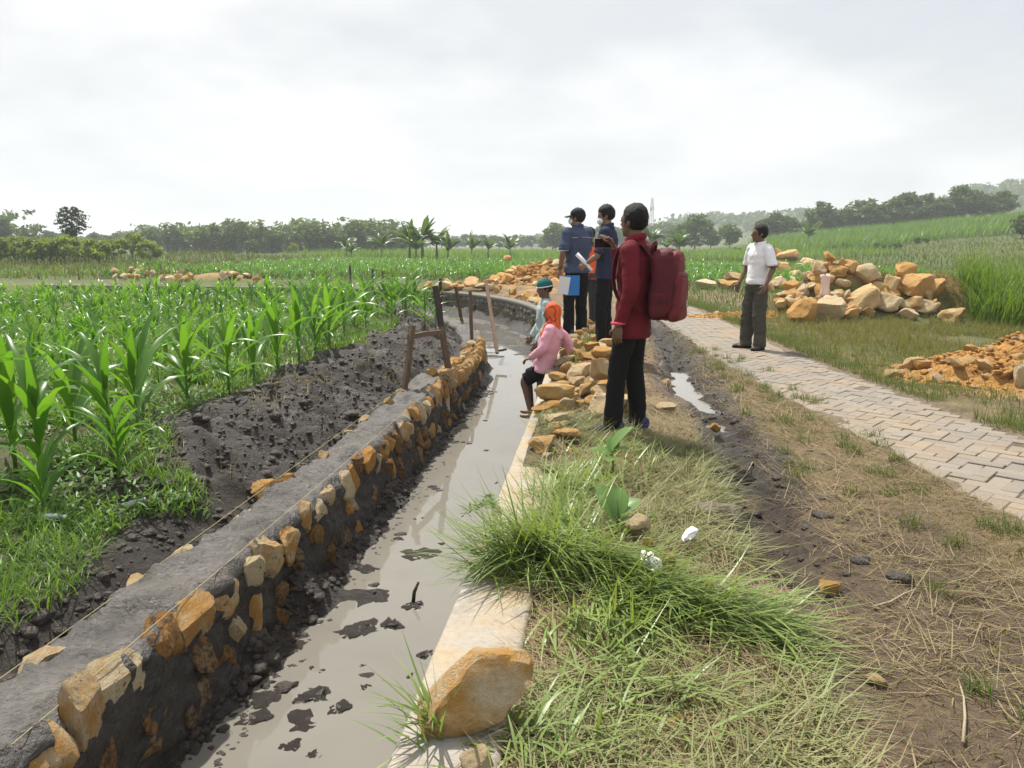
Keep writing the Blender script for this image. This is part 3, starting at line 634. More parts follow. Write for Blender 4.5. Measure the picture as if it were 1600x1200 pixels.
def person(label, loc, theta, H=1.7, headturn=0., nod=0., pelvis=(0, 0, .92), neck=(0, -.01, 1.44), knees=None, feet=((-.11, .0), (.11, .02)), elbows=None, wrists=None, handdir=None, palmdir=None, curl=(.5, .5),
           shirt=None, hem=.80, sleeve='short', trouser=None, leg_w=1., skin=None, shoe=None, hair=True, seed=1, fat=1., trouser_to=.06, collar=None, mask=False, barefoot=False):
    s = H/1.70; root = thing('person', label, 'person', loc, theta, 'men and women at the canal'); root.scale = (s, s, s); skin = skin or M_skin
    P = np.array(pelvis, float); Nk = np.array(neck, float); up_ = (Nk-P)/np.linalg.norm(Nk-P)
    def spine(z): return P+(Nk-P)*((z-.92)/.52)
    sh = [tuple(spine(1.385)+np.array([sx*.165*fat, 0, 0])) for sx in (-1, 1)]
    hips = [tuple(P+np.array([sx*.088, 0, -.05])) for sx in (-1, 1)]
    ank = [(f[0], f[1], f[2] if len(f) > 2 else .085) for f in feet]
    kn = knees or [tuple((np.array(hips[i])*.5+np.array(ank[i])*.5)+np.array([0, .03, .03])) for i in (0, 1)]
    el = elbows or [(-.25, -.03, 1.12), (.25, -.03, 1.12)]; wr = wrists or [(-.25, .05, .87), (.25, .05, .87)]
    # --- body
    mb = MB(); mb.tube([spine(z) for z in (.84, .92, 1.05, 1.2, 1.33, 1.40, 1.44)], [(.13, .09), (.15, .10), (.13, .095), (.145, .10), (.15, .09), (.10, .07), (.055, .055)], 18, True, up=(0, 1, 0))
    hc = Nk+np.array([0, .025, .145]); 
    limb(mb, [tuple(spine(1.41)), tuple(Nk+np.array([0, .005, .03])), tuple(hc+np.array([0, -.01, -.05]))], [.062, .055, .055])
    hm = MB(); hm.ell((0, 0, .015), (.075, .094, .098)); hm.ell((0, .028, -.055), (.056, .062, .062)); hm.ell((0, .062, -.088), (.03, .03, .025)); hm.tube([(0, .088, .012), (0, .108, -.022), (0, .094, -.034)], [.009, .014, .010], 8); hm.ell((-.017, .088, -.03), (.010, .012, .008)); hm.ell((.017, .088, -.03), (.010, .012, .008))
    hm.ell((0, .078, .022), (.055, .018, .012))
    for sx in (-1, 1): hm.ell((sx*.077, -.008, -.012), (.010, .022, .033), (0, 0, sx*.35))
    Hm = np.array((Euler((nod, 0, headturn)).to_matrix())); V, F = hm.arr(); mb.add(V @ Hm.T+hc, F)
    for i in (0, 1):
        limb(mb, [hips[i], tuple(vlerp(hips[i], kn[i], .5)), kn[i], tuple(vlerp(kn[i], ank[i], .35)), ank[i]], [.075, .068, .052, .050, .036])
        limb(mb, [sh[i], tuple(vlerp(sh[i], el[i], .5)), el[i], tuple(vlerp(el[i], wr[i], .35)), wr[i]], [.052, .044, .037, .037, .026])
        if barefoot or True: mb.ell((ank[i][0], ank[i][1]+.05, ank[i][2]-.05), (.036, .105, .03))
    V, F, Nn = solid(mb, .0095, 4); fb = MB()
    for i in (0, 1):
        d = Vector(handdir[i]) if handdir else Vector(wr[i])-Vector(el[i]); pn = palmdir[i] if palmdir else ((1 if i == 0 else -1), 0, .1); fingers(fb, Vector(wr[i])+d.normalized()*.005, d, pn, (0, 1, .2) if abs(d.normalized().z) > .5 else (0, 0, 1), curl[i])
    V2, F2 = fb.arr(); n0 = len(V); obj('body', np.concatenate([V, V2]), F+[tuple(i+n0 for i in f) for f in F2], skin, root)
    HM = Matrix(Hm.tolist())
    def onhead(name, mb_, mat, par=root, smooth=True): V, F = mb_.arr(); return obj(name, V @ Hm.T+hc, F, mat, par, smooth)
    for sx in (-1, 1): onhead('eye', MB().ell((sx*.031, .083, .006), (.013, .009, .007), None, 10, 6), M_eye)
    onhead('lips', MB().ell((0, .090, -.058), (.022, .008, .007), None, 10, 6), M_lip)
    if hair:
        hV, hF = ICO[4]; k = fbm(hV[:, 0]*6+seed, hV[:, 1]*6, hV[:, 2]*3, oct=3, seed=seed, gain=.6); r = 1+.05*k+.03*fbm(hV[:, 0]*23+seed, hV[:, 1]*23, hV[:, 2]*6, oct=2, seed=seed+2)
        hv = hV*r[:, None]*np.array([.088, .104, .106])+np.array([0, -.016, .028]); front = sm(.02, .075, hv[:, 1])*sm(.075, .02, hv[:, 2]) if False else np.clip((hv[:, 1]-.02)/.05, 0, 1)*np.clip((.072-hv[:, 2])/.03, 0, 1)
        low = np.clip((-.062-.42*hv[:, 1]*0+.9*np.clip(hv[:, 1]+.03, 0, 1)*-1*-1-hv[:, 2])/.03, 0, 1); f_ = np.maximum(front, low); hv = hv*(1-.22*f_[:, None]); o = onhead('hair', MB(), M_hair) if False else obj('hair', hv @ Hm.T+hc, hF, M_hair, root)
    if mask:
        onhead('face_mask', MB().ell((0, .070, -.045), (.062, .052, .048), None, 16, 10), M_mask)
    # --- shirt
    if shirt:
        mb = MB(); zs = [hem, hem+.06, .95, 1.08, 1.2, 1.32, 1.385, 1.43, 1.46]; rx = [.188, .184, .172, .165, .178, .178, .150, .095, .07]; ry = [.142, .138, .127, .122, .130, .122, .10, .075, .066]
        mb.tube([spine(z) for z in zs], [(a*fat, b*fat) for a, b in zip(rx, ry)], 24, True, up=(0, 1, 0))
        for i in (0, 1):
            if sleeve == 'long': limb(mb, [vlerp(spine(1.36), sh[i], .75), sh[i], vlerp(sh[i], el[i], .5), el[i], vlerp(el[i], wr[i], .5), vlerp(el[i], wr[i], .97)], [.066, .068, .062, .056, .051, .043], ends=False)
            elif sleeve == 'short': limb(mb, [vlerp(spine(1.36), sh[i], .75), sh[i], vlerp(sh[i], el[i], .5), vlerp(sh[i], el[i], .92)], [.066, .068, .067, .068], ends=False)
        V, F, Nn = solid(mb, .011, 5); V = folds(V, Nn, .011, seed); obj('shirt', V, F, shirt, root)
        if collar is not None:
            cb = MB(); c0 = spine(1.45); 
            for a0, a1, lift in ((.35, 2*math.pi-.35, 0.),): cb.tube([c0+np.array([math.sin(a)*.073, math.cos(a)*.070+.006, .012-.02*math.cos(a)]) for a in np.linspace(a0, a1, 22)], [(.011, .024)]*22, 8, up=(0, 0, 1.)); 
            cb.build('collar', collar, root)
    if trouser:
        mb = MB(); mb.tube([tuple(P+np.array([0, 0, dz])) for dz in (.06, .02, -.06, -.14)], [(.135*fat, .098*fat), (.150*fat, .110*fat), (.155*fat, .114*fat), (.13, .10)], 20, True, up=(0, 1, 0))
        for i in (0, 1):
            end = vlerp(ank[i], kn[i], (trouser_to-.06)/.4) if trouser_to > .06 else (ank[i][0], ank[i][1]+.01, ank[i][2]-.045)
            if trouser_to < .35: limb(mb, [hips[i], vlerp(hips[i], kn[i], .45), kn[i], vlerp(kn[i], ank[i], .5), end], [(.080*leg_w), .084*leg_w, .075*leg_w, .070*leg_w, .070*leg_w], ends=False)
            else: limb(mb, [hips[i], vlerp(hips[i], kn[i], .5), vlerp(hips[i], kn[i], .95)], [.098, .09, .085], ends=False)
        V, F, Nn = solid(mb, .011, 5); V = folds(V, Nn, .009*leg_w**2, seed+9, 5, 8); obj('trousers', V, F, trouser, root)
    if shoe:
        for i in (0, 1):
            a = (feet[i][3] if len(feet[i]) > 3 else (.25 if i == 0 else -.25)); mb = MB(); z0 = ank[i][2]-.085
            mb.tube([(0, -.075, .045), (0, -.05, .05), (0, .03, .047), (0, .10, .036), (0, .165, .030), (0, .185, .026)], [(.034, .040), (.040, .045), (.042, .045), (.046, .034), (.040, .027), (.022, .018)], 16, True, up=(0, 0, 1.)); mb.ell((0, -.03, .075), (.042, .055, .04))
            V, F, Nn = solid(mb, .007, 3); V = np.array([rotz_(v, a) for v in V])+np.array([ank[i][0], ank[i][1], z0]); o = obj('shoe', V, F, shoe, root)
            sb = MB(); pr = [(-.085, .03), (-.05, .042), (.03, .044), (.10, .050), (.165, .042), (.195, .02)]; Vs = []
            for zz in (.0, .022):
                for yy, ww in pr: Vs.append((ww, yy, zz))
                for yy, ww in pr[::-1]: Vs.append((-ww, yy, zz))
            n_ = len(pr)*2; Fs = [tuple(range(n_-1, -1, -1)), tuple(range(n_, 2*n_))]+[(j, (j+1) % n_, n_+(j+1) % n_, n_+j) for j in range(n_)]; Vs = np.array([rotz_(v, a) for v in Vs])+np.array([ank[i][0], ank[i][1], z0]); obj('sole', Vs, Fs, M_sole if shoe is M_shoeb else M_black, o, False)
    root['_s'] = s
    return root, dict(hc=hc, Hm=Hm, spine=spine, wr=wr, sh=sh, s=s)
def to_local(root_loc, theta, s, w_):
    v = Vector(w_)-Vector(root_loc); v = Vector(rotz_(v, -theta)); return tuple(v/s)
def to_world(root_loc, theta, s, l): return Vector(root_loc)+Vector(rotz_(Vector(l)*s, theta))
M_shoeb = cloth('blue canvas shoe', (.035, .045, .11)); M_shoed = mat_plain('dark brown leather', (.05, .035, .028), .55, .3, 12, .2)

# 1: man with the red backpack
L1 = Vector((.245, 5.86, gz(.245, 5.86)+.0)); T1 = R(72); phone_w = ath(943, 380, 6.20)
wr_phone = to_local(L1, T1, 1.0, phone_w+Vector((.085, -.03, -.05)))
p1, i1 = person('man in dark red shirt and black trousers photographing with a phone, seen from behind', L1, T1, 1.72, headturn=-.35, elbows=[(-.235, -.05, 1.10), (.30, .17, 1.20)], wrists=[(-.235, .04, .845), wr_phone], handdir=[(0, .1, -1), (-.5, .35, .8)], palmdir=[(1, 0, 0), (-.6, .6, 0)], curl=(.45, .55),
    feet=((-.10, .10, .085, .35), (.12, -.04, .085, -.2)), shirt=cloth('dark red shirt', (.135, .010, .018), .8, .35), hem=.74, sleeve='long', trouser=M_black, leg_w=.98, skin=M_skind, shoe=M_shoeb, seed=11, fat=.96, collar=cloth('red collar', (.20, .015, .025)))
MB().tube([(-.235+.045*math.cos(a), .04+.045*math.sin(a), .862) for a in np.linspace(0, 2*math.pi, 17)], .011, 8, False).build('cuff', cloth('pink cuff lining', (.6, .08, .14)), p1)
# phone in his hand
M_phone = mat_plain('black phone glass', (.012, .012, .014), .12, .1, 3, 0, .5); M_phone2 = mat_plain('pale gold phone frame', (.45, .36, .28), .35, .1, 3, 0, .5, metal=.6)
ph = thing('phone', 'black smartphone held sideways in front of the backpack man\'s face', 'phone', phone_w, R(20)); MB().box((0, 0, 0), (.155, .008, .076), bev=.003).build('case', M_phone2, ph, False); MB().box((0, -.0046, 0), (.150, .002, .071)).build('screen', M_phone, ph, False)
# backpack
def superbox(c, r, e=.45, nu=64, nv=48):
    V = []; F = []
    sg = lambda v, p: math.copysign(abs(v)**p, v)
    for i in range(nv+1):
        t = -math.pi/2+math.pi*i/nv
        for j in range(nu): a = 2*math.pi*j/nu; V.append((c[0]+r[0]*sg(math.cos(t), e)*sg(math.cos(a), e), c[1]+r[1]*sg(math.cos(t), e)*sg(math.sin(a), e), c[2]+r[2]*sg(math.sin(t), e)))
    F = [(i*nu+j, i*nu+(j+1) % nu, (i+1)*nu+(j+1) % nu, (i+1)*nu+j) for i in range(nv) for j in range(nu)]; return np.array(V), F
M_bag = cloth('maroon pack cloth', (.098, .013, .020), .65, .4); M_bag2 = cloth('red pack pocket cloth', (.165, .026, .032), .6, .4); M_zip = mat_plain('dark zip', (.03, .012, .014), .5, .1, 5, 0)
bp = thing('backpack', 'dark red backpack on the back of the man with the phone', 'backpack', L1, T1); bp.scale = (.97, .94, .985)
def shaped(V, seed, amp=.013):
    Vn = V-V.mean(0); Vn /= np.linalg.norm(Vn, axis=1)[:, None]; return V+Vn*(amp*(fbm(V[:, 0]*7+V[:, 2]*3, V[:, 1]*7, V[:, 2]*9, oct=4, seed=seed, gain=.6)-.6*np.abs(fbm(V[:, 0]*5, V[:, 1]*9, V[:, 2]*14, oct=2, seed=seed+3))))[:, None]
V, F = superbox((0, -.235, 1.165), (.165, .115, .265), .55); t = (V[:, 2]-.9)/.53; V[:, 1] -= .03*np.sin(np.clip(t, 0, 1)*math.pi*.8); V[:, 0] *= 1-.14*np.clip(t-.5, 0, 1); V = shaped(V, 5); obj('main_compartment', V, F, M_bag, bp)
V, F = superbox((0, -.355, 1.08), (.142, .062, .185), .42); t = (V[:, 2]-.9)/.4; V[:, 0] *= 1-.2*np.clip(t-.4, 0, 1); V = shaped(V, 6); pk = obj('front_pocket', V, F, M_bag2, bp)
V, F = superbox((0, -.312, 1.30), (.132, .072, .11), .5); V = shaped(V, 7); obj('top_pocket', V, F, M_bag2, bp)
MB().tube([(.13*math.sin(a), -.335-.045*math.cos(a)**2*0-.03, 1.11+.19*math.cos(a)) for a in np.linspace(-2.2, 2.2, 24)], .0065, 6).build('zip', M_zip, bp)
MB().tube([(.155*math.sin(a), -.30, 1.20+.225*math.cos(a)) for a in np.linspace(-2.3, 2.3, 26)], .007, 6).build('zip', M_zip, bp)
for zz, yy, wv in ((1.005, -.425, .125), (1.235, -.418, .105)): MB().tube([(x, yy+.22*x*x*2, zz) for x in np.linspace(-wv, wv, 14)], .0045, 6).build('seam', M_zip, bp)
for sx in (-1, 1):
    MB().tube([(sx*.163, -.19, .98), (sx*.168, -.24, 1.04), (sx*.160, -.33, 1.05)], [(.012, .004)]*3, 6).build('compression_strap', M_zip, bp)
    V, F = superbox((sx*.150, -.245, 1.02), (.030, .075, .095), .6); obj('side_pocket', shaped(V, 8+sx, .012), F, M_bag, bp)
MB().box((-.02, -.432, 1.03), (.012, .006, .05)).build('zip_pull', M_sole, pk, False)
MB().tube([(-.05, -.15, 1.40), (-.045, -.16, 1.455), (0, -.165, 1.475), (.045, -.16, 1.455), (.05, -.15, 1.40)], [(.012, .020)]*5, 8).build('carry_handle', M_bag, bp)
for sx in (-1, 1):
    P_, r_ = soft([(sx*.085, -.135, 1.38), (sx*.11, -.09, 1.445), (sx*.13, .0, 1.475), (sx*.135, .075, 1.43), (sx*.135, .118, 1.32), (sx*.145, .118, 1.16), (sx*.17, .04, 1.02), (sx*.165, -.12, .97)], [(.030, .010)]*6+[(.018, .007), (.014, .006)], 5)
    MB().tube(P_, r_, 10, True).build('shoulder_strap', M_bag, bp)
MB().tube([(.155, -.32, 1.25), (.19, -.36, 1.19), (.20, -.40, 1.12)], .006, 6).build('loose_webbing', mat_plain('tan webbing', (.5, .33, .15), .8, .1, 8, .1), bp)

# 2: man in the white polo shirt
L2 = Vector((2.16, 11.05, .008)); T2 = R(118)
p2, i2 = person('man in white polo shirt and olive trousers standing on the paved path', L2, T2, 1.70, headturn=-.45, elbows=[(-.28, -.02, 1.13), (.27, -.02, 1.13)], wrists=[(-.29, .10, .90), (.25, .12, .90)], feet=((-.15, .02, .085, .35), (.14, .03, .085, -.3)), shirt=cloth('white polo', (.80, .79, .82), .85, .06), hem=.90, sleeve='short', trouser=cloth('olive trousers', (.062, .060, .045)), leg_w=1.22, skin=M_skind, shoe=M_shoed, seed=21, fat=1.0, collar=cloth('white collar', (.82, .82, .84), .85, .05))
for sx, wv in ((-1, (-.265, -.018, 1.145)), (1, (.257, -.018, 1.145))): MB().tube([(wv[0]+.071*math.cos(a), wv[1]+.071*math.sin(a), wv[2]) for a in np.linspace(0, 2*math.pi, 19)], .008, 6, False).build('sleeve_hem', cloth('maroon trim', (.12, .02, .03)), p2)

# 3: man in the cap
gc = float(coping_z(10.7)); L3 = Vector((-.33, 10.7, gc+.004)); T3 = R(38)
p3, i3 = person('man in navy cap and blue short sleeved shirt holding papers, seen from behind', L3, T3, 1.73, headturn=.55, elbows=[(-.27, -.05, 1.13), (.24, .12, 1.13)], wrists=[(-.26, .03, .90), (.10, .30, 1.15)], feet=((-.10, .03, .085, .2), (.10, .0, .085, -.2)), shirt=cloth('faded blue shirt', (.060, .078, .135)), hem=.86, sleeve='short', trouser=M_black, leg_w=1.08, skin=M_skin, shoe=M_shoed, seed=31, fat=1.05, mask=True, collar=cloth('blue collar', (.06, .075, .13)))
M_pipe = cloth('pale piping', (.5, .52, .56)); MB().tube([tuple(np.array(i3['spine'](1.33))+np.array([x*.17, -.128+.02*abs(x), -.01*abs(x)])) for x in np.linspace(-1, 1, 15)], .003, 5).build('piping', M_pipe, p3)
MB().tube([(-.262+.074*math.cos(a), -.045+.074*math.sin(a), 1.155) for a in np.linspace(0, 2*math.pi, 19)], .004, 5, False).build('sleeve_piping', M_pipe, p3)
M_cap = cloth('navy cap', (.018, .018, .028)); cb = MB(); cb.ell((0, -.012, .048), (.090, .106, .082), None, 24, 14); V, F = cb.arr(); V[:, 2] = np.maximum(V[:, 2], .030); obj('cap', V @ i3['Hm'].T+i3['hc'], F, M_cap, p3)
bV = [];
for k in range(9):
    a = -1.1+2.2*k/8
    for rr, dz in ((.085, 0), (.17, -.012-.02*abs(a))): bV.append((math.sin(a)*rr*.86, math.cos(a)*rr+.005, .034+dz))
bV = np.array(bV); bV = np.concatenate([bV, bV-np.array([0, 0, .005])]); F = [(k*2, k*2+2, k*2+3, k*2+1) for k in range(8)]+[(18+k*2+1, 18+k*2+3, 18+k*2+2, 18+k*2) for k in range(8)]+[(k*2+1, k*2+3, 18+k*2+3, 18+k*2+1) for k in range(8)]; obj('cap_brim', bV @ i3['Hm'].T+i3['hc'], F, M_cap, p3)
MB().tube([(-.258+.032*math.cos(a), .02+.032*math.sin(a), .925) for a in np.linspace(0, 2*math.pi, 15)], .006, 6, False).build('wrist_band', M_zip, p3)
# paper and folder in his hand
M_paper = mat_plain('white paper', (.80, .80, .84), .7, .03, 6, .1); M_folder = mat_plain('blue plastic folder', (.04, .22, .62), .3, .15, 6, .2, .5)
c = ath(881, 446, 10.45); tag(MB().box((0, 0, 0), (.15, .004, .235), (R(4), R(8), 0)).build('paper_sheet', M_paper, None, False, loc=c, rot=(0, 0, R(12))), 'white sheet of paper hanging from the hand of the man in the cap', 'paper')
c = ath(894, 446, 10.52); fo = thing('document_folder', 'blue folder held with the white sheet by the man in the cap', 'folder', c, R(12)); MB().box((0, 0, 0), (.20, .008, .27), (R(4), 0, 0)).build('cover', M_folder, fo, False); MB().box((.01, .008, .004), (.185, .005, .255), (R(4), 0, 0)).build('pages', M_paper, fo, False)

# 4: man in navy shirt with the rolled paper
L4 = Vector((.06, 9.55, gz(.06, 9.55)+.0)); T4 = R(80); roll_w = ath(912, 408, 9.35)
lw4 = to_local(L4, T4, 1.0, roll_w+Vector((.05, .0, -.03)))
p4, i4 = person('black haired man in navy polo shirt and face mask reaching out a rolled paper', L4, T4, 1.72, headturn=.05, nod=-.25, elbows=[(-.22, .07, 1.12), (.25, -.03, 1.12)], wrists=[lw4, (.24, .08, .88)], handdir=[tuple(np.array(lw4)-np.array((-.22, .07, 1.12))), (0, .1, -1)], palmdir=[(1, 0, -.3), (-1, 0, 0)], curl=(.75, .5), feet=((-.10, .02, .085, .2), (.10, -.02, .085, -.2)), shirt=cloth('navy polo', (.022, .028, .062)), hem=.84, sleeve='short', trouser=M_black, skin=M_skin, shoe=M_shoed, seed=41, mask=True, collar=cloth('navy collar', (.03, .04, .085)))
MB().box((.02, -.132, 1.02), (.07, .012, .40), (R(-3), 0, 0)).build('yellow_panel', cloth('yellow cloth', (.62, .36, .03)), p4)
tag(MB().tube([roll_w+Vector((-.085, .0, .085)), roll_w+Vector((0, 0, 0)), roll_w+Vector((.10, .0, -.11))], [.026, .023, .020], 12).build('rolled_paper', M_paper), 'rolled white paper in the navy shirted man\'s outstretched hand', 'paper roll')

# 5: man in the orange vest
L5 = Vector((-.20, 13.2, gz(-.20, 13.2)+.0)); T5 = R(150)
p5, i5 = person('man in bright orange vest and dark trousers standing behind the others', L5, T5, 1.66, headturn=-.3, nod=-.2, shirt=cloth('grey shirt', (.05, .05, .06)), hem=.84, sleeve='short', trouser=cloth('dark grey trousers', (.03, .03, .035)), skin=M_skind, shoe=M_shoed, seed=51, mask=True)
mb = MB(); zs = [.83, .95, 1.1, 1.25, 1.36, 1.42]; mb.tube([i5['spine'](z) for z in zs], [(.19, .146), (.185, .142), (.182, .138), (.188, .14), (.165, .115), (.10, .08)], 24, True, up=(0, 1, 0)); V, F, Nn = solid(mb, .012, 3); V = folds(V, Nn, .008, 52); obj('vest', V, F, cloth('orange vest', (.85, .13, .02)), p5)

# 6: pink shirt, in the canal
L6 = Vector((-.57, 8.3, float(coping_z(8.3))-.09)); T6 = R(80)
p6, i6 = person('worker in pink shirt and orange headscarf perched on the canal edge over the water', L6, T6, 1.52, headturn=.15, nod=-.12, pelvis=(0, .02, .12), neck=(.02, -.08, .61), knees=[(-.11, .25, -.07), (.10, .27, -.05)], feet=((-.10, .17, -.47), (.10, .22, -.46)), elbows=[(-.23, .0, .34), (.24, -.20, .40)], wrists=[(-.17, .16, .22), (.30, -.24, .20)], handdir=[(.4, .8, -.3), (.4, -.4, -.6)], palmdir=[(.3, 0, -1), (0, .1, -1)], shirt=cloth('pink shirt', (.66, .34, .42), .85, .1), hem=.83, sleeve='long', trouser=M_black, trouser_to=.4, skin=M_skind, seed=61, fat=1.05, hair=False)
mb = MB(); hc = i6['hc']; mb.ell(hc+np.array([0, -.012, .012]), (.092, .108, .118)); mb.tube([hc+np.array([0, -.03, -.03]), hc+np.array([0, -.03, -.11]), hc+np.array([-.01, -.01, -.19]), hc+np.array([-.03, .0, -.25])], [(.075, .08), (.085, .085), (.12, .11), (.15, .12)], 20, True, up=(0, 1, 0)); mb.tube([hc+np.array([-.06, .03, -.15]), hc+np.array([-.10, .08, -.24]), hc+np.array([-.11, .10, -.36])], [.05, .045, .02], 12)
def scarf_mat():
    m, nt, b = new_mat('orange patterned scarf'); co = coord(nt); wv = N(nt, 'ShaderNodeTexWave', Scale=9., Distortion=6., Detail=3.); nt.links.new(co, wv.inputs['Vector'])
    c = mixc(nt, ramp(nt, wv.outputs['Fac'], [(.78, 0.), (.86, .7)]), (.72, .11, .02), (.10, .03, .02)); nt.links.new(c, b.inputs['Base Color']); b.inputs['Roughness'].default_value = .8; return m
V, F, Nn = solid(mb, .010, 4); V = folds(V, Nn, .009, 63); obj('headscarf', V, F, scarf_mat(), p6)
# faded print on the back of the shirt: three short rows of unreadable dark marks
gp_ = np.random.default_rng(4); pr = MB(); cbk = np.array(i6['spine'](1.22))
for r_ in range(3):
    x = -.045
    while x < .06: w_ = gp_.uniform(.006, .014); pr.box(cbk+np.array([x, -.152-.02*(1-abs(x)*8)*.4, .03-.026*r_]), (w_, .004, .014)); x += w_+.004
pr.build('back_print', mat_plain('dark print', (.16, .07, .09), .8, .1, 5, 0), p6, False)
# 7: grey shirt, in the canal farther on
L7 = Vector((-.72, 10.1, -.70)); T7 = R(100)
p7, i7 = person('worker in pale grey shirt and teal cap standing in the canal', L7, T7, 1.70, headturn=.3, nod=-.15, elbows=[(-.26, .0, 1.12), (.25, .02, 1.12)], wrists=[(-.25, .12, .90), (.22, .16, .92)], shirt=cloth('pale grey green shirt', (.36, .43, .43)), hem=.78, sleeve='long', trouser=cloth('dark wet trousers', (.03, .03, .032)), skin=M_skind, seed=71, fat=.98)
cb = MB(); cb.ell((0, -.012, .045), (.092, .108, .088), None, 24, 14); V, F = cb.arr(); V[:, 2] = np.maximum(V[:, 2], .022); obj('cap', V @ i7['Hm'].T+i7['hc'], F, cloth('teal cap', (.015, .13, .14)), p7)
MB().tube([tuple(np.array([math.sin(a)*.088, math.cos(a)*.104-.010, .024]) @ i7['Hm'].T+i7['hc']) for a in np.linspace(0, 2*math.pi, 25)], .008, 6, False).build('cap_band', M_mask, p7)
# ================================================================ rocks, heaps, stakes and small things
def gzi(u, v, lift=0.0):
    d = _cam_m @ Vector(((u-800)/1200, (600-v)/1200, -1)); t = np.geomspace(1.2, 400, 3000)/d.y
    x, y, z = d.x*t, d.y*t, CAMZ+d.z*t; hit = np.nonzero(z < gz(x, y)+lift)[0]
    i = hit[0] if len(hit) else -1; return Vector((x[i], y[i], z[i]))
def ppm(p): return 1200/(_cam_m.transposed() @ (p-Vector((0, 0, CAMZ)))).z*-1
gr = np.random.default_rng(21)
def rock(u, vb, wpx, hpx, mat, label=None, lift=0.0, group=None, k=None, rz=None, tilt=.12, name='rock', d=1.0, cat='rock', ry=None):
    p = gzi(u, vb, lift); s = ppm(p); a, h = wpx/s/2, hpx/s/2*1.03
    o = link(name, rock_mesh(int(gr.integers(0, 14)) if k is None else k, mat), None, (p.x, p.y+a*d*.5, p.z+h*.86), (gr.normal(0, tilt), gr.normal(0, tilt) if ry is None else ry, (gr.uniform(-.5, .5) if rz is None else rz)+YAW), (a, a*d, h))
    return tag(o, label, cat, group)
# the big boulder at the photographer's feet
p = gzi(757, 1150, .03); s = ppm(p); V, F = rock_arrays(4242, 4, 13, .07, .55, .50); V = V*(1+.03*fbm(V[:, 0]*5, V[:, 1]*5, V[:, 2]*5, oct=4, seed=9, gain=.6)[:, None])
me = mesh_data('rock', V, F, True, rock_mat('foreground limestone', (.64, .53, .36), (.52, .28, .075), (.30, .17, .07), .52)); me.set_sharp_from_angle(angle=R(30))
tag(link('rock', me, None, (p.x-.055, p.y+.08, p.z+.125), (.10, -.08, .5), (97/s, 86/s, 74/s)), 'large pale and ochre limestone boulder on the coping at the bottom of the view', 'rock')
rock(742, 1212, 58, 40, M_rockp, 'pale stone half hidden below the big foreground boulder', lift=.02, k=2)
# on the coping, near the pink shirt
G1 = 'rocks heaped on the canal bank'
rock(866, 629, 68, 31, M_rocko, 'orange stone block on top of the long flat stone at the water edge', lift=.06, k=1, rz=0, d=.7, group=G1)
rock(865, 645, 76, 20, M_rocko, 'long rounded orange stone lying across the coping over the water', lift=.0, k=5, rz=0, d=.45, group=G1, tilt=.03)
rock(868, 664, 46, 19, M_rockp, 'whitish flat stone beside the long orange stone on the coping', k=7, group=G1)
rock(848, 706, 58, 27, M_rock, 'pinkish wedge shaped stone on the coping edge above the cut grass', k=3, group=G1)
rock(883, 690, 44, 22, M_rock, 'tan stone tucked behind the wedge shaped stone on the coping', k=9, group=G1)
rock(884, 587, 18, 24, M_rocko, 'small upright orange stone on the coping by the pink shirt', k=8, group=G1)
rock(938, 599, 42, 46, M_rocko, 'tall pointed ochre boulder crowning the bank heap', lift=.14, k=6, group=G1, tilt=.05)
rock(957, 652, 78, 40, M_rockp, 'broad pale boulder at the feet of the man with the backpack', k=10, group=G1, rz=.2)
rock(985, 656, 26, 34, M_rockp, 'pale stone wedged between the broad boulder and the black trousers', k=12, group=G1)
rock(906, 591, 46, 22, M_rock, 'flat tan slab leaning in the bank heap left of the pointed boulder', k=11, group=G1, tilt=.3)
rock(1040, 643, 29, 15, M_rockp, 'thin pale slab lying alone between the man with the backpack and the rut', k=13, d=1.2)
rock(1041, 602, 17, 10, M_rock, 'small brown stone at the edge of the wet rut', k=2)
rock(1117, 676, 19, 17, M_rocko, 'small orange cube shaped stone sitting in the rut puddle', lift=.03, k=0)
rock(1297, 930, 40, 25, M_rocko, 'yellow ochre stone lying on the trampled straw', k=7, d=.7, lift=.02)
rock(1370, 1072, 34, 16, M_rockp, 'grey crumbly stone on the straw near the right track', k=8)
rock(1303, 1068, 22, 14, M_rockp, 'small white chip of stone on the straw', k=3)
rock(994, 836, 38, 34, M_rockp, 'angular white and brown stone at the edge of the cut grass', k=9, lift=.05)
rock(1010, 862, 20, 26, M_rocko, 'small rusty orange stone under the angular white stone', k=6, lift=.05)
rock(1045, 888, 30, 26, M_rock, 'tan stone among cut grass below the white paper', k=11, lift=.05)
rock(1055, 782, 34, 16, M_rock, 'flat tan stone on bare earth near the rut', k=1)
rock(1098, 777, 26, 12, M_rock, 'thin brown stone flake on bare earth beside the dark clod', k=4)
rock(410, 785, 46, 36, M_rocko, 'rounded orange rock on the mud behind the new wall', k=2, lift=-.0)
rock(372, 820, 32, 14, M_rockp, 'small cream stone on the mud behind the new wall', k=5)
rock(836, 846, 74, 26, M_rockp, 'broken white slab half buried in the cut grass on the coping', k=10, d=1.0, lift=.0)
lab = 'small ochre stone in the loose heap on the canal bank'
